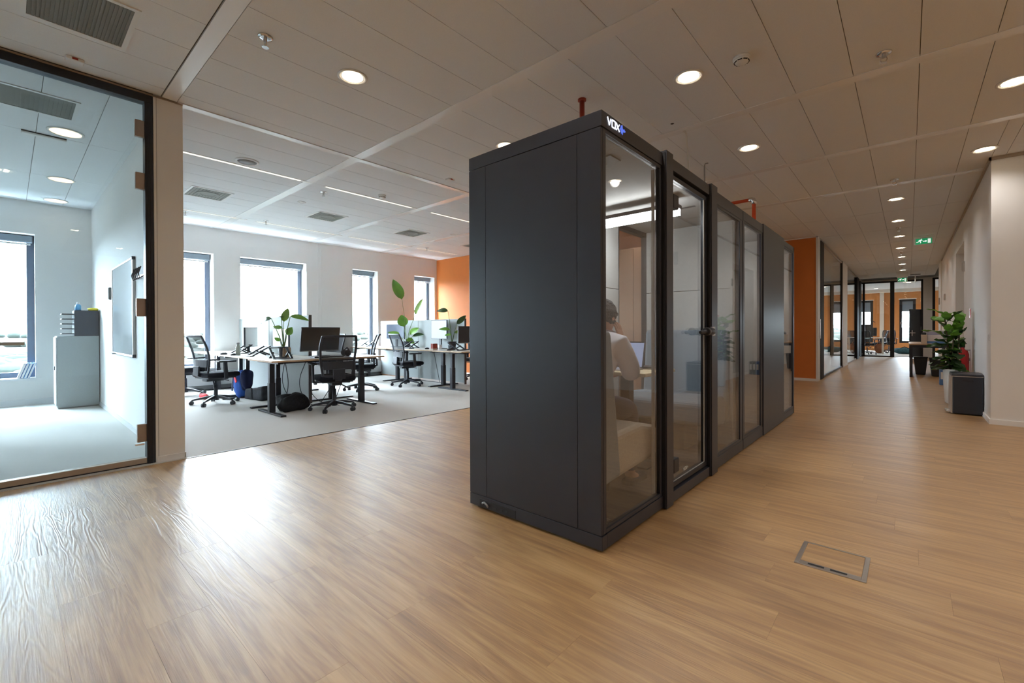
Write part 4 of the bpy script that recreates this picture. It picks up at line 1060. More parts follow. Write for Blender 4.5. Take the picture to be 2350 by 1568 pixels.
ch0.location = (-8.02, 2.13, 0); ch0.rotation_euler = (0, 0, .18)
G = 'office chairs'
dup(ch0, (-6.12, 3.08, 0), PI/2-.22, 'dark mesh office chair in front of the dark monitor, seen from behind')
dup(ch0, (-9.45, 2.05, 0), .3, 'office chair half hidden behind the nearest side-on chair')
dup(ch0, (-7.75, 4.45, 0), PI-.45, 'office chair on the far side of the left screen, facing the camera')
dup(ch0, (-9.35, 4.55, 0), PI+.3, 'office chair mostly hidden, nearest the wide window')
dup(ch0, (-7.66, 5.42, 0), -.15, 'single office chair at the right desk group, seen from the side')
dup(ch0, (-7.5, 7.2, 0), PI, 'office chair behind the right screen, partly cut by the booth')
def far_x(u, y): 
    k = (u-1175)/1026.3; # solve floor point on Y
    d = rt*k+Vector((fw.x, fw.y, 0)); return d.x/d.y*y
dup(ch0, (far_x(1960, 24.8), 24.8, 0), .4, 'office chair behind the corridor glass, leftmost in the far office')
dup(ch0, (far_x(1990, 25.6), 25.6, 0), -.4, 'office chair before the white table in the far office')
dup(ch0, (far_x(2019, 27.2), 27.2, 0), PI/2+.15, 'side-on office chair with a brown bag in the far office')
dup(ch0, (far_x(2040, 28.4), 28.4, 0), PI, 'office chair beside the far office window with the handle')

# ------------------------------------------------------------------ monitors and desk items
def monitor(lab, x, y, rz, w=.56, h=.33, zc=.99, scr='screen', tilt=0, z0=.74):
    t = thing('monitor', lab, 'monitor', (x, y, z0), rz); c = zc-z0
    R = Matrix.Rotation(tilt, 3, 'X')
    b = MB(); b.bx(0, 0, c, w, .025, h, R); p = obj('panel', b, 'black_plastic', t, bevel=.004)
    s = MB(); v = R @ Vector((0, -.0135, 0)); s.bx(v.x, v.y, c+v.z, w-.02, .002, h-.02, R); obj('screen', s, scr, p)
    s = MB(); v = R @ Vector((0, -.014, -h/2+.008)); s.bx(v.x, v.y, c+v.z, w, .003, .014, R); obj('chin', s, 'grey_plastic', p)
    obj('stand', MB().box(-.03, .03, .02, .05, .01, c), 'black_plastic', t)
    obj('foot', MB().box(-.12, .12, -.06, .12, 0, .012), 'black_plastic', t, bevel=.004)
    return t
monitor('wide dark monitor with a tan bottom edge on the nearest desk', -6.62, 3.12, PI/2+.10, .62, .36, 1.0, 'screen', math.radians(8))
monitor('bright white monitor facing the window, left of the potted plant', -7.40, 2.86, math.radians(5), .50, .30, 1.02, 'white_plastic')
monitor('white-lit monitor seen edge-on with a black arm, left on the desk', -8.55, 2.80, math.radians(140), .50, .34, 1.02, 'white_plastic')
monitor('blue-grey monitor on the desk by the third window', -9.10, 6.10, .12, .62, .35, 1.10, 'screen_blue')
monitor('pale lit square monitor before the right grey screen', -7.52, 6.13, .0, .52, .40, 1.15, 'screen_lit')
monitor('dark monitor at the right edge of the office, cut by the booth', -6.52, 6.10, PI/2-.2, .56, .34, 1.04, 'screen')
monitor('monitor on the far side of the left screen', -9.0, 3.4, PI, .56, .34, 1.03, 'screen')
def laptop_stand(lab, x, y, rz, laptop=False):
    t = thing('laptop_stand', lab, 'laptop stand', (x, y, .74), rz)
    for s in (-1, 1):
        a = MB(); a.bar((s*.11, -.13, .01), (s*.11, .12, .15), .030, .020); obj('support_arm', a, 'black_metal', t, bevel=.003)
        a = MB(); a.bar((s*.10, .14, .01), (s*.10, -.02, .09), .028, .020); obj('brace', a, 'black_metal', t, bevel=.003)
    a = MB(); a.bar((-.12, .12, .15), (.12, .12, .15), .022, .014); a.bar((-.11, .14, .01), (.11, .14, .01), .022, .014); a.bar((-.12, -.13, .012), (.12, -.13, .012), .06, .012)
    obj('crossbar', a, 'black_metal', t, bevel=.003)
    return t
laptop_stand('black folding laptop stand beside the potted plant on the nearest desk', -6.50, 2.50, PI/2-.1)
laptop_stand('black folding laptop stand before the bright white monitor', -7.45, 2.55, 0)
laptop_stand('black folding laptop stand left of the sage bottle', -8.45, 2.62, .1)
laptop_stand('black folding laptop stand behind the single right chair', -8.15, 5.85, 0)
laptop_stand('black folding laptop stand on the right end desk', -6.50, 5.72, PI/2+.2)
laptop_stand('laptop stand on the desk behind the facing chair', -9.75, 5.75, .2)
def keyboard(lab, x, y, rz, z=.74):
    t = thing('keyboard', lab, 'keyboard', (x, y, z), rz)
    obj('case', MB().box(-.22, .22, -.065, .065, 0, .014), 'black_plastic', t, bevel=.004)
    k = MB()
    for j in range(5):
        for i in range(15): k.box(-.21+i*.028, -.186+i*.028, -.055+j*.022, -.037+j*.022, .014, .020)
    kk = obj('keys', k, 'grey_plastic', t); kk['kind'] = 'stuff'
keyboard('black keyboard before the wide dark monitor', -6.32, 3.08, PI/2)
keyboard('keyboard on the right desk beside the single chair', -8.1, 5.68, 0)
def mug(lab, x, y, z=.74, m_='pot_dark'):
    t = thing('mug', lab, 'mug', (x, y, z))
    obj('cup', MB().lathe([(.034, 0), (.042, .095), (.038, .095), (.031, .006), (0, .006)], n=18), m_, t, smooth=True)
    obj('handle', MB().tube([(.038, 0, .02), (.062, 0, .03), (.064, 0, .065), (.040, 0, .078)], .005, 6), m_, t, smooth=True)
mug('dark blue mug left of the blue-grey monitor', -9.62, 5.85, m_='pot_dark')
mug('white mug beside the red box on the right desk', -7.15, 5.85, m_='white_plastic')
t = thing('bottle', 'sage green bottle standing on the left desk', 'bottle', (-7.95, 2.42, .74))
obj('body', MB().lathe([(.034, 0), (.034, .12), (.030, .145), (.018, .165), (.018, .175)], n=18), 'bottle_sage', t, smooth=True)
obj('cap', MB().lathe([(.018, .175), (.022, .18), (.022, .205), (.0, .206)], n=18), 'grey_plastic', t, smooth=True)
t = thing('headphones', 'black headphones in a heap at the far end of the nearest desk', 'headphones', (-6.42, 3.42, .74))
for s in (-1, 1): obj('ear_cup', MB().ball((s*.06, 0, .05), .035, .05, .05, 14, 10), 'black_plastic', t, smooth=True)
obj('headband', MB().tube([(-.07, 0, .05), (-.06, .01, .10), (0, .02, .13), (.06, .01, .10), (.07, 0, .05)], .012, 8), 'black_plastic', t, smooth=True)
t = thing('box', 'small red and orange box on the right end desk', 'box', (-6.93, 5.52, .74))
obj('carton', MB().box(-.035, .035, -.055, .055, 0, .13), 'red_pipe_dark', t, bevel=.002)
obj('label_band', MB().box(-.036, .036, -.056, .056, .0, .035), 'card_beige', t)
for i, (x, y, lab) in enumerate(((-7.9, 2.38, 'black computer mouse by the sage bottle'), (-8.35, 2.36, 'black computer mouse near the left end of the desk'), (-7.35, 5.75, 'black computer mouse on the right desk'))):
    t = thing('computer_mouse', lab, 'mouse', (x-.1, y, .74))
    obj('shell', MB().ball((0, 0, .012), .032, .055, .022, 14, 8), 'black_plastic', t, smooth=True)
    obj('wheel', MB().ball((0, .03, .03), .005, .010, .008, 8, 6), 'grey_plastic', t)
def rug(a, w=.03): return a
def cables(lab, pts_list):
    t = thing('cables', lab, 'cables', (0, 0, 0))
    def smooth_(p):
        for _ in range(3): p = [p[0]]+[tuple(a*(1-w)+b*w for a, b in zip(p[i], p[i+1])) for i in range(len(p)-1) for w in (.25, .75)]+[p[-1]]
        return p
    for p in map(smooth_, pts_list): obj('cord', MB().tube(p, .005, 6), 'cable', t, smooth=True)
cables('black cables dropping under the nearest desk', [
    [(-6.6, 2.6, .70), (-6.7, 2.7, .3), (-6.75, 2.6, .02)], [(-6.6, 2.9, .70), (-6.8, 2.85, .35), (-6.7, 2.95, .01), (-6.5, 3.2, .01)],
    [(-6.9, 3.2, .70), (-6.95, 3.05, .3), (-6.9, 3.2, .01), (-6.4, 3.3, .01)], [(-6.6, 3.4, .70), (-6.7, 3.35, .3), (-6.8, 3.2, .01)],
    [(-6.7, 3.6, .70), (-6.65, 3.5, .4), (-6.75, 3.4, .01)], [(-7.1, 2.8, .70), (-7.15, 2.75, .3), (-7.0, 2.9, .01), (-6.8, 2.9, .01)]])
cables('thin cables along the right grey screen', [[(-7.8, 6.2, .70), (-7.75, 6.25, .3), (-7.6, 6.2, .01)], [(-7.0, 6.0, .70), (-6.95, 6.05, .4), (-7.0, 6.1, .01), (-7.4, 6.1, .01)],
    [(-7.1, 6.1, .02), (-7.9, 6.15, .01), (-8.6, 6.2, .01)]])

# plants ------------------------------------------------------------
def leaf_mesh(L, W, droop, kind='leaf', wav=0.):
    nu, nv = 8, 4; vs = []; fs = []
    for i in range(nu+1):
        t = i/nu; w = W*math.sin(PI*min(1, max(0, t))**.8)**.75 if 0 < t < 1 else .002
        y = L*t*(1-.10*droop*t); z = -droop*L*t*t*.6
        for j in range(nv+1):
            s = -1+2*j/nv; vs.append((s*w/2, y, z-.10*W*(1-abs(s))+.0+wav*math.sin(t*14+s*2)*W*.08))
    for i in range(nu):
        for j in range(nv):
            a = i*(nv+1)+j; fs.append((a, a+1, a+nv+2, a+nv+1))
    me = bpy.data.meshes.new('leaf'); me.from_pydata(vs, [], fs); me.materials.append(M[kind])
    for p in me.polygons: p.use_smooth = True
    return me
LEAF = {}
def leaf(parent, base, direction, L, W, droop, kind='leaf', roll=0, wav=0., ref=None):
    key = (round(L, 2), round(W, 2), round(droop, 1), kind, wav)
    if key not in LEAF: LEAF[key] = leaf_mesh(L, W, droop, kind, wav)
    o = link('leaf', LEAF[key], parent)
    y = Vector(direction).normalized(); up = ref or Vector((0, 0, 1))
    if abs(y.dot(up.normalized())) > .97: up = Vector((1, 0, 0))
    x = y.cross(up).normalized(); z = x.cross(y)
    R = Matrix((x, y, z)).transposed() @ Matrix.Rotation(roll, 3, 'Y')
    o.matrix_local = Matrix.Translation(base) @ R.to_4x4()
    return o
VR = rt.copy(); VF = Vector((fw.x, fw.y, 0)).normalized()      # across and away from the viewpoint, to lay out sprays
def strelitzia(lab, x, y, z, pot, stems, pr=.075, ph=.16, extra=None):
    t = thing('potted_plant', lab, 'plant', (x, y, z))
    p = obj('pot', MB().lathe([(pr*.72, 0), (pr, ph), (pr*.93, ph), (pr*.86, ph-.02)], n=20), pot, t, smooth=True)
    obj('soil', MB().lathe([(pr*.9, ph-.025), (0, ph-.02)], n=16), 'soil', p)
    for (a, b, hh, dr, L, W, dp, kd, rl) in stems:    # a,b: top offset across/away; dr: leaf direction (across, up, away)
        top = VR*a+VF*b+Vector((0, 0, hh)); mid = (VR*a+VF*b)*.35+Vector((0, 0, hh*.55))
        obj('stem', MB().tube([(0, 0, ph-.03), mid, top], [.007, .006, .004], 7), 'stem', t, smooth=True)
        d = VR*dr[0]+Vector((0, 0, dr[1]))+VF*dr[2]
        leaf(t, top, d, L, W, dp, kd, rl, 0., -VF*1.2+Vector((0, 0, .8)))
    return t
strelitzia('potted plant in a bark-wrapped pot on the nearest desk', -6.70, 2.62, .74, 'pot_dark', [
    (-.17, .0, .56, (-1, .15, 0), .25, .09, 1.2, 'leaf_dark', 0), (-.02, .05, .52, (.1, 1, .2), .22, .13, .3, 'leaf_light', 0), (.0, -.05, .42, (-.9, .45, -.2), .12, .10, .4, 'leaf', .5),
    (.05, 0, .33, (.5, .8, 0), .13, .11, .3, 'leaf', .4), (.10, .0, .60, (1, .05, 0), .24, .08, 1.0, 'leaf', 0), (-.05, .0, .24, (-.8, .6, 0), .10, .06, .2, 'leaf', .3), (-.04, .02, .58, (-.5, .5, .5), .10, .09, .6, 'leaf_dark', .8)])
t = [o for o in bpy.data.objects if o.name.startswith('potted_plant')][-1]
obj('bark_wrap', MB().box(.035, .078, -.035, .075, .005, .15), 'pot_bark', t, bevel=.01)
strelitzia('tall green plant in front of the fourth window', -8.55, 6.02, .74, 'pot_dark', [
    (-.10, .0, 1.10, (-.35, 1, 0), .52, .26, .25, 'leaf', .5), (.20, .0, .75, (.35, 1, 0), .42, .20, .2, 'leaf_light', -.5), (-.06, .0, .48, (-.2, 1, .0), .28, .24, .2, 'leaf', .2),
    (-.16, .0, .28, (-1, .6, 0), .28, .20, .5, 'leaf', .6), (.06, .05, .30, (.6, .7, 0), .26, .22, .5, 'leaf', -.4), (.14, .0, .26, (.8, .4, 0), .26, .18, .6, 'leaf_dark', -.5), (.02, -.05, .2, (.3, -.1, 0), .2, .14, .8, 'leaf', 0)], pr=.10, ph=.14)
strelitzia('plant in a dark pot on the right desk, before the orange wall', -6.98, 6.02, .74, 'pot_dark', [
    (-.08, .0, .78, (-1, .35, 0), .26, .12, .9, 'leaf_dark', 0), (.10, .0, .52, (.8, .75, 0), .26, .11, .2, 'leaf_dark', .4), (-.04, 0, .40, (-1, .3, 0), .24, .11, .5, 'leaf', .3),
    (.05, 0, .34, (1, .4, 0), .16, .10, .4, 'leaf_light', -.3), (-.02, 0, .30, (-.8, .1, 0), .14, .08, .5, 'leaf', .2)], pr=.095, ph=.16)

# ------------------------------------------------------------------ bags
def lump(cx, cy, cz, sx, sy, sz, seed=1, n=18, m_=12, flat=.75):
    rg = random.Random(seed); ph = [rg.uniform(0, 6) for _ in range(6)]; mb = MB()
    def f(u, v):
        th = PI*u; p = 2*PI*v
        k = 1+.10*math.sin(3*p+ph[0])*math.sin(2*th+ph[1])+.07*math.sin(5*p+ph[2])*math.sin(4*th+ph[3])
        x = math.copysign(abs(math.sin(th)*math.cos(p))**flat, math.cos(p))*k; y = math.copysign(abs(math.sin(th)*math.sin(p))**flat, math.sin(p))*k
        z = math.copysign(abs(math.cos(th))**flat, math.cos(th))*k
        return (cx+x*sx/2, cy+y*sy/2, max(cz+z*sz/2, .003))
    mb.grid(f, m_, n*2); return mb
t = thing('duffel_bag', 'black crumpled duffel bag under the nearest desk', 'bag', (-6.52, 2.66, 0), .2)
obj('body', lump(0, 0, .115, .26, .42, .24, 4, flat=.6), 'bag_black', t, smooth=True)
obj('strap', MB().tube([(.12, -.12, .10), (.14, -.06, .17), (.12, .02, .19), (.13, .10, .12)], .010, 6), 'bag_black', t, smooth=True)
t = thing('tote_bag', 'wide dark grey bag standing under the left desk', 'bag', (-8.0, 2.72, 0), .15)
obj('body', MB().prism([(-.27, 0), (.27, 0), (.30, .25), (.05, .20), (-.24, .17)], 1, -.09, .09), 'bag_grey', t, bevel=.03, seg=3, smooth=True)
obj('fold', MB().box(-.02, .0, -.1, -.088, .02, .2), 'bag_black', t)
t = thing('backpack', 'blue and red backpack under the left desk', 'backpack', (-8.42, 2.62, 0), .1)
obj('body', lump(0, 0, .22, .20, .22, .46, 8, flat=.7), 'bag_blue', t, smooth=True)
obj('side_panel', lump(.09, .03, .30, .12, .20, .34, 3, flat=.7), 'bag_navy', t, smooth=True)
obj('strap', MB().bar((-.02, -.125, .42), (.07, -.12, .28), .05, .012, up=(0, 1, 0)), 'bag_red', t)
obj('strap', MB().bar((-.09, -.10, .42), (-.11, -.11, .12), .04, .012, up=(0, 1, 0)), 'bag_navy', t)
t = thing('sneaker_pair', 'red and white shoes beside the blue backpack', 'shoes', (-8.75, 2.15, 0))
obj('shoe', lump(0, 0, .045, .26, .10, .09, 5), 'bag_red', t, smooth=True)
obj('shoe', lump(.02, .13, .045, .26, .10, .09, 6), 'paper', t, smooth=True)

# ------------------------------------------------------------------ meeting room
t = thing('storage_cabinet', 'grey-white low cabinet in the meeting room corner', 'cabinet', (-9.45, .68, 0))
obj('body', MB().box(-.22, .25, -.21, .24, .02, 1.06), 'divider', t, bevel=.004)
obj('plinth', MB().box(-.2, .23, -.2, .22, 0, .03), 'grey_plastic', t)
obj('door', MB().box(-.20, .24, -.225, -.212, .05, 1.04), 'white_plastic', t, bevel=.003)
obj('lock', MB().box(.10, .12, -.235, -.225, .56, .62), 'black_plastic', t)
t = thing('letter_tray', 'dark desk organiser box on the meeting room cabinet', 'organiser', (-9.38, .78, 1.06))
obj('box', MB().box(-.13, .18, -.13, .14, 0, .38), 'pot_dark', t, bevel=.004)
for k in range(5): obj('tray', MB().box(-.12, .17, -.26, -.131, .03+k*.072, .042+k*.072), 'black_plastic', t)
t = thing('spray_bottle', 'small blue bottle with white cap on the organiser', 'bottle', (-9.3, .70, 1.44))
obj('body', MB().lathe([(.035, 0), (.035, .075), (.02, .095)], n=16), 'bottle_blue', t, smooth=True)
obj('cap', MB().lathe([(.016, .095), (.016, .125), (.0, .128)], n=12), 'white_plastic', t)
t = thing('cloth', 'yellow cleaning cloth on top of the organiser', 'cloth', (-9.26, .86, 1.44))
obj('folded_cloth', lump(0, 0, .02, .14, .12, .045, 2), 'yellow', t, smooth=True)
t = thing('whiteboard', 'wall-mounted whiteboard in the glazed meeting room', 'whiteboard', (-7.05, .93, .84))
obj('surface', MB().box(-.72, .70, -.02, -.005, .02, 1.08), 'whiteboard', t)
obj('frame', MB().box(-.74, .72, -.026, 0, 0, .022).box(-.74, .72, -.026, 0, 1.08, 1.10).box(-.74, -.72, -.026, 0, 0, 1.1).box(.70, .72, -.026, 0, 0, 1.1), 'steel', t, bevel=.003)
obj('pen_tray', MB().box(-.70, -.45, -.06, -.026, .0, .012), 'grey_plastic', t)
obj('corner_cap', MB().box(.69, .725, -.03, .0, 1.07, 1.105).box(.69, .725, -.03, .0, -.005, .03), 'pot_dark', t)
t = thing('coat_rack', 'wall coat rack with black hooks beside the whiteboard', 'coat rack', (-5.95, .93, 1.68))
obj('rail', MB().box(-.22, .22, -.012, 0, 0, .03), 'steel', t)
for k in range(5): obj('hook', MB().tube([(-.18+k*.09, -.012, .01), (-.18+k*.09, -.05, -.02), (-.18+k*.09, -.06, .03), (-.18+k*.09, -.04, .10)], .006, 6), 'black_metal', t)
t = thing('wall_box', 'small grey wall box left of the whiteboard', 'wall box', (-7.95, .93, 1.55))
obj('case', MB().box(-.03, .03, -.04, 0, 0, .16), 'grey_plastic', t, bevel=.004)
obj('cover', MB().box(-.025, .025, -.046, -.04, .01, .15), 'white_plastic', t)
t = thing('display_screen', 'large dark display cut by the left picture edge', 'screen', (-8.6, -.4, 0))
obj('panel', MB().box(-.03, .03, -.75, .20, 1.00, 1.72), 'screen_blue', t, bevel=.006)
obj('screen', MB().box(.03, .033, -.73, .18, 1.02, 1.70), 'screen', t)
obj('stand', MB().box(-.05, .05, -.35, -.25, .02, 1.05).box(-.3, .3, -.5, -.1, 0, .025), 'black_metal', t)
t = thing('meeting_table', 'oak table edge cut by the left picture edge', 'table', (-7.4, -1.0, 0))
obj('tabletop', MB().box(-.6, .6, -1.0, 1.115, .985, 1.02), 'wood_table', t, bevel=.006)
for s in (-1, 1): obj('leg', MB().box(-.05, .05, s*.7-.05-.3, s*.7+.05-.3, 0, .985), 'black_metal', t)
for k in range(4):
    t = thing('book', ['white book leaning at the window sill corner, leftmost', 'blue and white book leaning second from the left on the sill', 'light blue book leaning third on the sill', 'blue book leaning rightmost on the meeting room sill'][k], 'book', (WX-.05, .10+k*.035, ZB+.006))
    t.rotation_euler = (math.radians(-18), 0, 0)
    obj('cover', MB().box(-.09, .09, -.014, .014, .0, .24), ['paper', 'print_blue', 'bottle_blue', 'print_blue'][k], t)
    obj('pages', MB().box(-.085, .092, -.010, .010, .004, .236), 'paper', t)

# ------------------------------------------------------------------ floor box
t = thing('floor_box', 'grey metal floor outlet frame with wood inlay in the wood floor', 'floor outlet', (-.275, 2.645, 0), 0)
a, b, f = .137, .143, .011
obj('frame', MB().box(-a, a, -b, -b+.016, .0, .004).box(-a, a, b-f, b, 0, .004).box(-a, -a+.019, -b+.016, b-f, 0, .004).box(a-.019, a, -b+.016, b-f, 0, .004), 'steel', t, bevel=.001)
obj('lid_inlay', MB().box(-a+.020, a-.020, -b+.045, b-f-.001, .0, .0015), 'wood_floor', t)
obj('cable_flap', MB().box(-a+.02, a-.02, -b+.017, -b+.044, 0, .003), 'steel', t)
for x in (-.052, .035): obj('cable_slot', MB().box(x-.032, x+.032, -b+.020, -b+.033, .002, .0045), 'booth_dark', t)

# ------------------------------------------------------------------ corridor right side
t = thing('waste_bin', 'black rectangular pedal bin with steel front, at the wall corner', 'bin', (.575, 8.47, 0))
obj('body', MB().box(-.142, .140, -.22, .25, .012, .50), 'bin_black', t, bevel=.012, seg=3)
obj('front_panel', MB().box(-.158, -.140, -.21, .24, .012, .50), 'steel', t, bevel=.004)
obj('lid', MB().box(-.150, .142, -.222, .252, .503, .532), 'bin_black', t, bevel=.01, seg=3)
obj('lid_rim', MB().box(-.152, .144, -.224, .254, .497, .505), 'steel', t)
obj('side_grip', MB().box(-.05, .05, -.226, -.222, .44, .465), 'booth_dark', t, bevel=.002)
for k in (0, 1, 2): obj('pedal', MB().box(-.205, -.15, -.17+k*.10, -.11+k*.10, .018, .034), 'chrome', t, bevel=.004)
t = thing('potted_fig', 'leafy fiddle-leaf fig in a tall white pot beside the black bin', 'plant', (.505, 9.42, 0))
obj('pot', MB().lathe([(.075, 0), (.095, .02), (.112, .30), (.118, .52), (.108, .52), (.10, .48)], n=28), 'pot_white', t, smooth=True)
obj('soil', MB().lathe([(.108, .485), (0, .49)], n=20), 'soil', t)
rg = random.Random(11)
stems = [((-.03, 0, .50), (-.06, .02, .85), (-.10, .0, 1.34)), ((.02, .02, .50), (.05, .0, .80), (.07, .02, 1.26)), ((.0, -.02, .5), (-.02, -.02, .7), (.0, -.04, 1.05))]
for s in stems: obj('trunk', MB().tube(s, [.013, .010, .007], 8), 'trunk', t, smooth=True)
cnt = 0
for si, s in enumerate(stems):
    nL = (26, 22, 16)[si]
    for k in range(nL):
        f = k/(nL-1); f2 = .12+.88*f
        if f2 < .5: p = Vector(s[0]).lerp(Vector(s[1]), f2*2)
        else: p = Vector(s[1]).lerp(Vector(s[2]), (f2-.5)*2)
        an = k*2.4+si*1.3; up = -.1+1.0*f**2+rg.uniform(-.15, .25)
        dx = math.cos(an); dy = math.sin(an)
        L = rg.choice([.22, .26, .30])*(1-.12*f)
        if .505+p.x+dx*L > RX-.16: dx = min(dx, (RX-.16-.505-p.x)/L*.8); dx = min(dx, .25)
        leaf(t, p, (dx, dy, up), round(L, 2), round(L*.52, 2), rg.choice([.2, .4, .6]), rg.choice(['leaf_dark', 'leaf_dark', 'leaf_dark', 'leaf']) if f < .85 else 'leaf', rg.uniform(-.6, .6), 1.0)
t = thing('fire_extinguisher', 'red fire extinguisher with black hose on the wall behind the plant', 'fire extinguisher', (.635, 10.0, .42))
obj('cylinder', MB().lathe([(.070, 0), (.075, .02), (.075, .30), (.06, .36), (.025, .385), (.025, .41)], n=24), 'red', t, smooth=True)
obj('valve', MB().box(-.03, .03, -.02, .02, .41, .45).bar((-.06, 0, .45), (.05, 0, .47), .02, .012), 'black_metal', t)
obj('hose', MB().tube([(-.03, -.02, .43), (-.08, -.04, .42), (-.10, -.04, .25), (-.085, -.03, .08)], .012, 8), 'black_plastic', t, smooth=True)
obj('wall_bracket', MB().box(-.0, .085, .03, .05, .20, .24).box(.02, .084, -.03, .05, .36, .375), 'grey_plastic', t)
t = thing('wall_sign', 'small red extinguisher sign plate on the right wall above the plant', 'sign', (RX, 10.0, 1.30))
obj('plate', MB().box(-.006, 0, -.07, .07, 0, .14), 'red', t)
obj('pictogram', MB().box(-.008, -.006, -.02, .03, .03, .10), 'paper', t)
t = thing('light_switch', 'white light switch on the right wall near the corner', 'switch', (RX, 7.80, .98))
obj('plate', MB().box(-.008, 0, -.04, .04, 0, .085), 'white_plastic', t, bevel=.002)
obj('rocker', MB().box(-.012, -.008, -.025, .025, .015, .07), 'white_plastic', t, bevel=.002)
for (y, z0, lab) in ((11.02, 2.12, 'small metal plate sign by the niche on the right wall'), (16.4, 1.88, 'small dark plate sign, nearer of two far down the right wall')):
    t = thing('door_sign', lab, 'sign', (RX, y, z0))
    obj('plate', MB().box(-.03, 0, -.05, .02, 0, .17), 'steel', t, bevel=.002)
    obj('insert', MB().box(-.032, -.03, -.045, .015, .02, .15), 'bronze', t)
t = thing('door_sign', 'small dark plate sign, farther of two far down the right wall', 'sign', (RX-.03, 18.4, 1.85))
obj('plate', MB().box(-.03, 0, -.05, .05, 0, .2), 'bronze', t); obj('insert', MB().box(-.032, -.03, -.04, .04, .02, .18), 'steel', t)
# table with boxes
t = thing('side_table', 'wood-topped table with a black frame against the right corridor wall', 'table', (.36, 15.0, 0))
obj('tabletop', MB().box(-.36, .35, -1.0, 1.0, .755, .785), 'wood_table', t, bevel=.003)
obj('apron', MB().box(-.345, .34, -.985, -.94, .69, .755).box(-.345, .34, .94, .985, .69, .755).box(-.345, -.30, -.94, .94, .69, .755), 'black_metal', t)
for x in (-.345, .285):
    for y in (-.985, .93): obj('leg', MB().box(x, x+.055, y, y+.055, 0, .69), 'black_metal', t)
t = thing('storage_box', 'small beige box left on the corridor table', 'box', (.27, 14.35, .785))
obj('carton', MB().box(-.05, .05, -.12, .12, 0, .20), 'card_beige', t, bevel=.003); obj('lid', MB().box(-.052, .052, -.122, .122, .16, .205), 'card_beige', t)
t = thing('printer_paper_box', 'white and blue printed box on the corridor table', 'box', (.49, 14.5, .785))
obj('carton', MB().box(-.165, .165, -.22, .22, 0, .20), 'card_white', t, bevel=.003)
obj('printed_band', MB().box(-.167, .167, -.222, .222, .0, .055), 'print_blue', t)
t = thing('flat_box', 'pale violet flat box stacked on the printed box', 'box', (.49, 14.5, .985))
obj('carton', MB().box(-.165, .165, -.20, .20, 0, .10), 'print_violet', t, bevel=.003); obj('lid', MB().box(-.167, .167, -.202, .202, .08, .103), 'card_white', t)
t = thing('tape_dispenser', 'small dark dispenser on top of the beige box', 'dispenser', (.27, 14.3, .99))
obj('body', MB().box(-.04, .04, -.05, .05, 0, .05), 'black_plastic', t, bevel=.008); obj('roll', MB().tube([(-.02, 0, .05), (.02, 0, .05)], .03, 14), 'grey_plastic', t)
for k, (x, y) in enumerate(((.22, 15.05), (.50, 14.7))):
    t = thing('waste_basket', ['black waste basket under the table, left one', 'black waste basket under the table, right one'][k], 'bin', (x, y, 0))
    obj('tub', MB().prism([(-.09, 0), (.09, 0), (.13, .42), (-.13, .42)], 1, -.15, .15), 'bin_black', t, bevel=.015)
    obj('rim', MB().box(-.135, .135, -.155, .155, .415, .432), 'black_plastic', t)
for k, m_ in enumerate(('print_blue', 'black_plastic', 'black_plastic')):
    t = thing('binder', ['blue ring binder standing under the table beside the plant', 'black ring binder, middle one beside the plant', 'black ring binder nearest the wall behind the plant'][k], 'binder', (.50+k*.075, 12.5, .0))
    obj('cover', MB().box(-.034, .034, -.14, .14, 0, .32), m_, t, bevel=.003)
    obj('spine_label', MB().box(-.02, .02, -.142, -.14, .12, .26), 'paper', t)

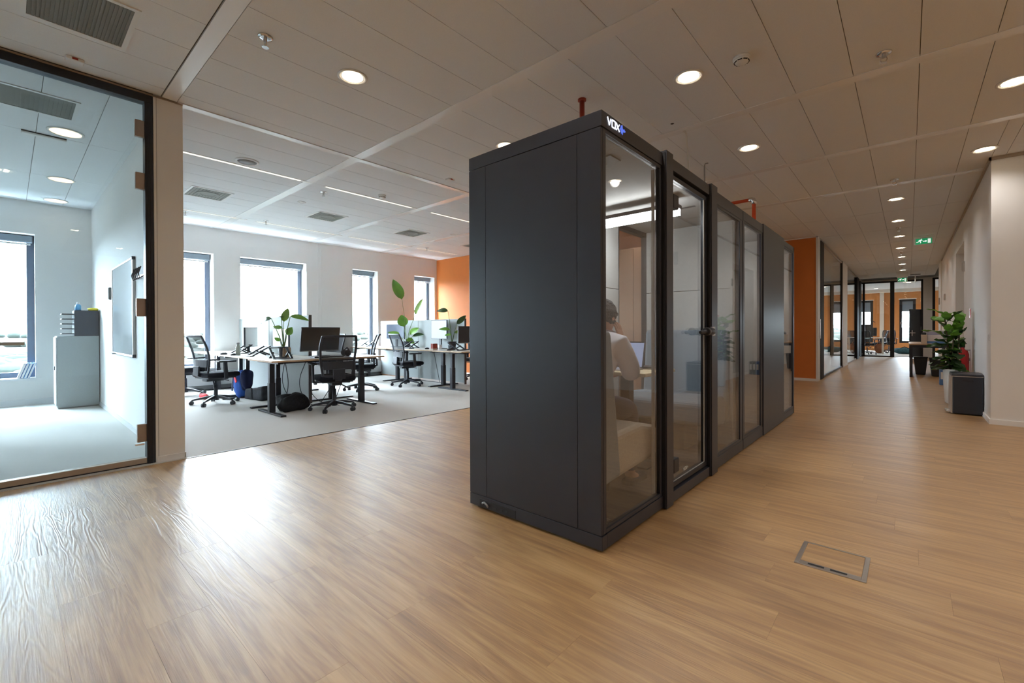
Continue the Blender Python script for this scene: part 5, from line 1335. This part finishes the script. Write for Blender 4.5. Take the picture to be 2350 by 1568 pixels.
# ------------------------------------------------------------------ far office
t = thing('office_desk', 'white-legged table in the far office behind glass', 'desk', (far_x(2000, 26.6), 26.6, 0))
obj('tabletop', MB().box(-.40, .48, -.4, .4, .72, .745), 'desk_top', t)
for x in (-.36, .38):
    obj('leg', MB().box(x, x+.07, -.36, -.29, 0, .72), 'cream' if x > 0 else 'black_metal', t)
t2 = monitor('large dark monitor on the far office table', far_x(1986, 26.6), 26.6, .1, .5, .6, 1.05)
monitor('second dark monitor on the far office table', far_x(1998, 26.9), 26.9, 0, .45, .4, 1.0)
t = thing('desk_lamp', 'black arched desk lamp before the far office window', 'lamp', (far_x(1984, 27.3), 27.3, 0))
obj('pole', MB().tube([(0, 0, 0), (0, 0, 1.35), (.06, 0, 1.5), (.2, 0, 1.54), (.34, 0, 1.48)], .012, 8), 'black_metal', t, smooth=True)
obj('lamp_head', MB().bar((.2, 0, 1.54), (.40, 0, 1.46), .06, .03), 'black_metal', t, bevel=.005)
obj('foot', MB().lathe([(.14, 0), (.14, .02), (0, .03)], n=20), 'black_metal', t)
t = thing('shoulder_bag', 'brown leather bag hanging at the far office chair', 'bag', (far_x(2018, 26.8), 26.8, 0))
obj('body', lump(0, 0, .24, .34, .2, .42, 9), 'brown_bag', t, smooth=True)
obj('strap', MB().tube([(-.1, 0, .4), (0, 0, .6), (.1, 0, .4)], .015, 6), 'brown_bag', t)
t = thing('sports_bag', 'teal sports bag on the far office floor', 'bag', (far_x(2076, 27.0), 27.0, 0))
obj('body', lump(0, 0, .14, .75, .35, .27, 10), 'teal', t, smooth=True)
obj('strap', MB().tube([(-.2, -.1, .22), (0, -.12, .33), (.2, -.1, .22)], .015, 6), 'bag_black', t)
t = thing('glass_whiteboard', 'white freestanding board in the hall behind corridor glass', 'whiteboard', (-3.55, 20.6, 0))
obj('board', MB().box(-.3, .3, -.02, .02, .75, 1.9), 'paper', t)
obj('stand', MB().box(-.25, -.22, -.2, .2, 0, .03).box(.22, .25, -.2, .2, 0, .03).box(-.25, -.22, -.02, .02, 0, .75).box(.22, .25, -.02, .02, 0, .75), 'steel', t)

# extra light fittings in the far office, as seen lit beyond the glass
for x, y, lb in ((-2.5, 25.5, 'leftmost front downlight'), (0, 25.5, 'front downlight above the door'), (2.5, 25.5, 'rightmost front downlight'), (-1.2, 28.4, 'rear downlight left of the windowed door'), (1.6, 28.4, 'rear downlight on the right')):
    o = dup(proto_dl, (x, y, C), 0, lb+' in the far office behind the end glass', 'far office downlights')
    beam(o)
    # dup copies the first beam as well
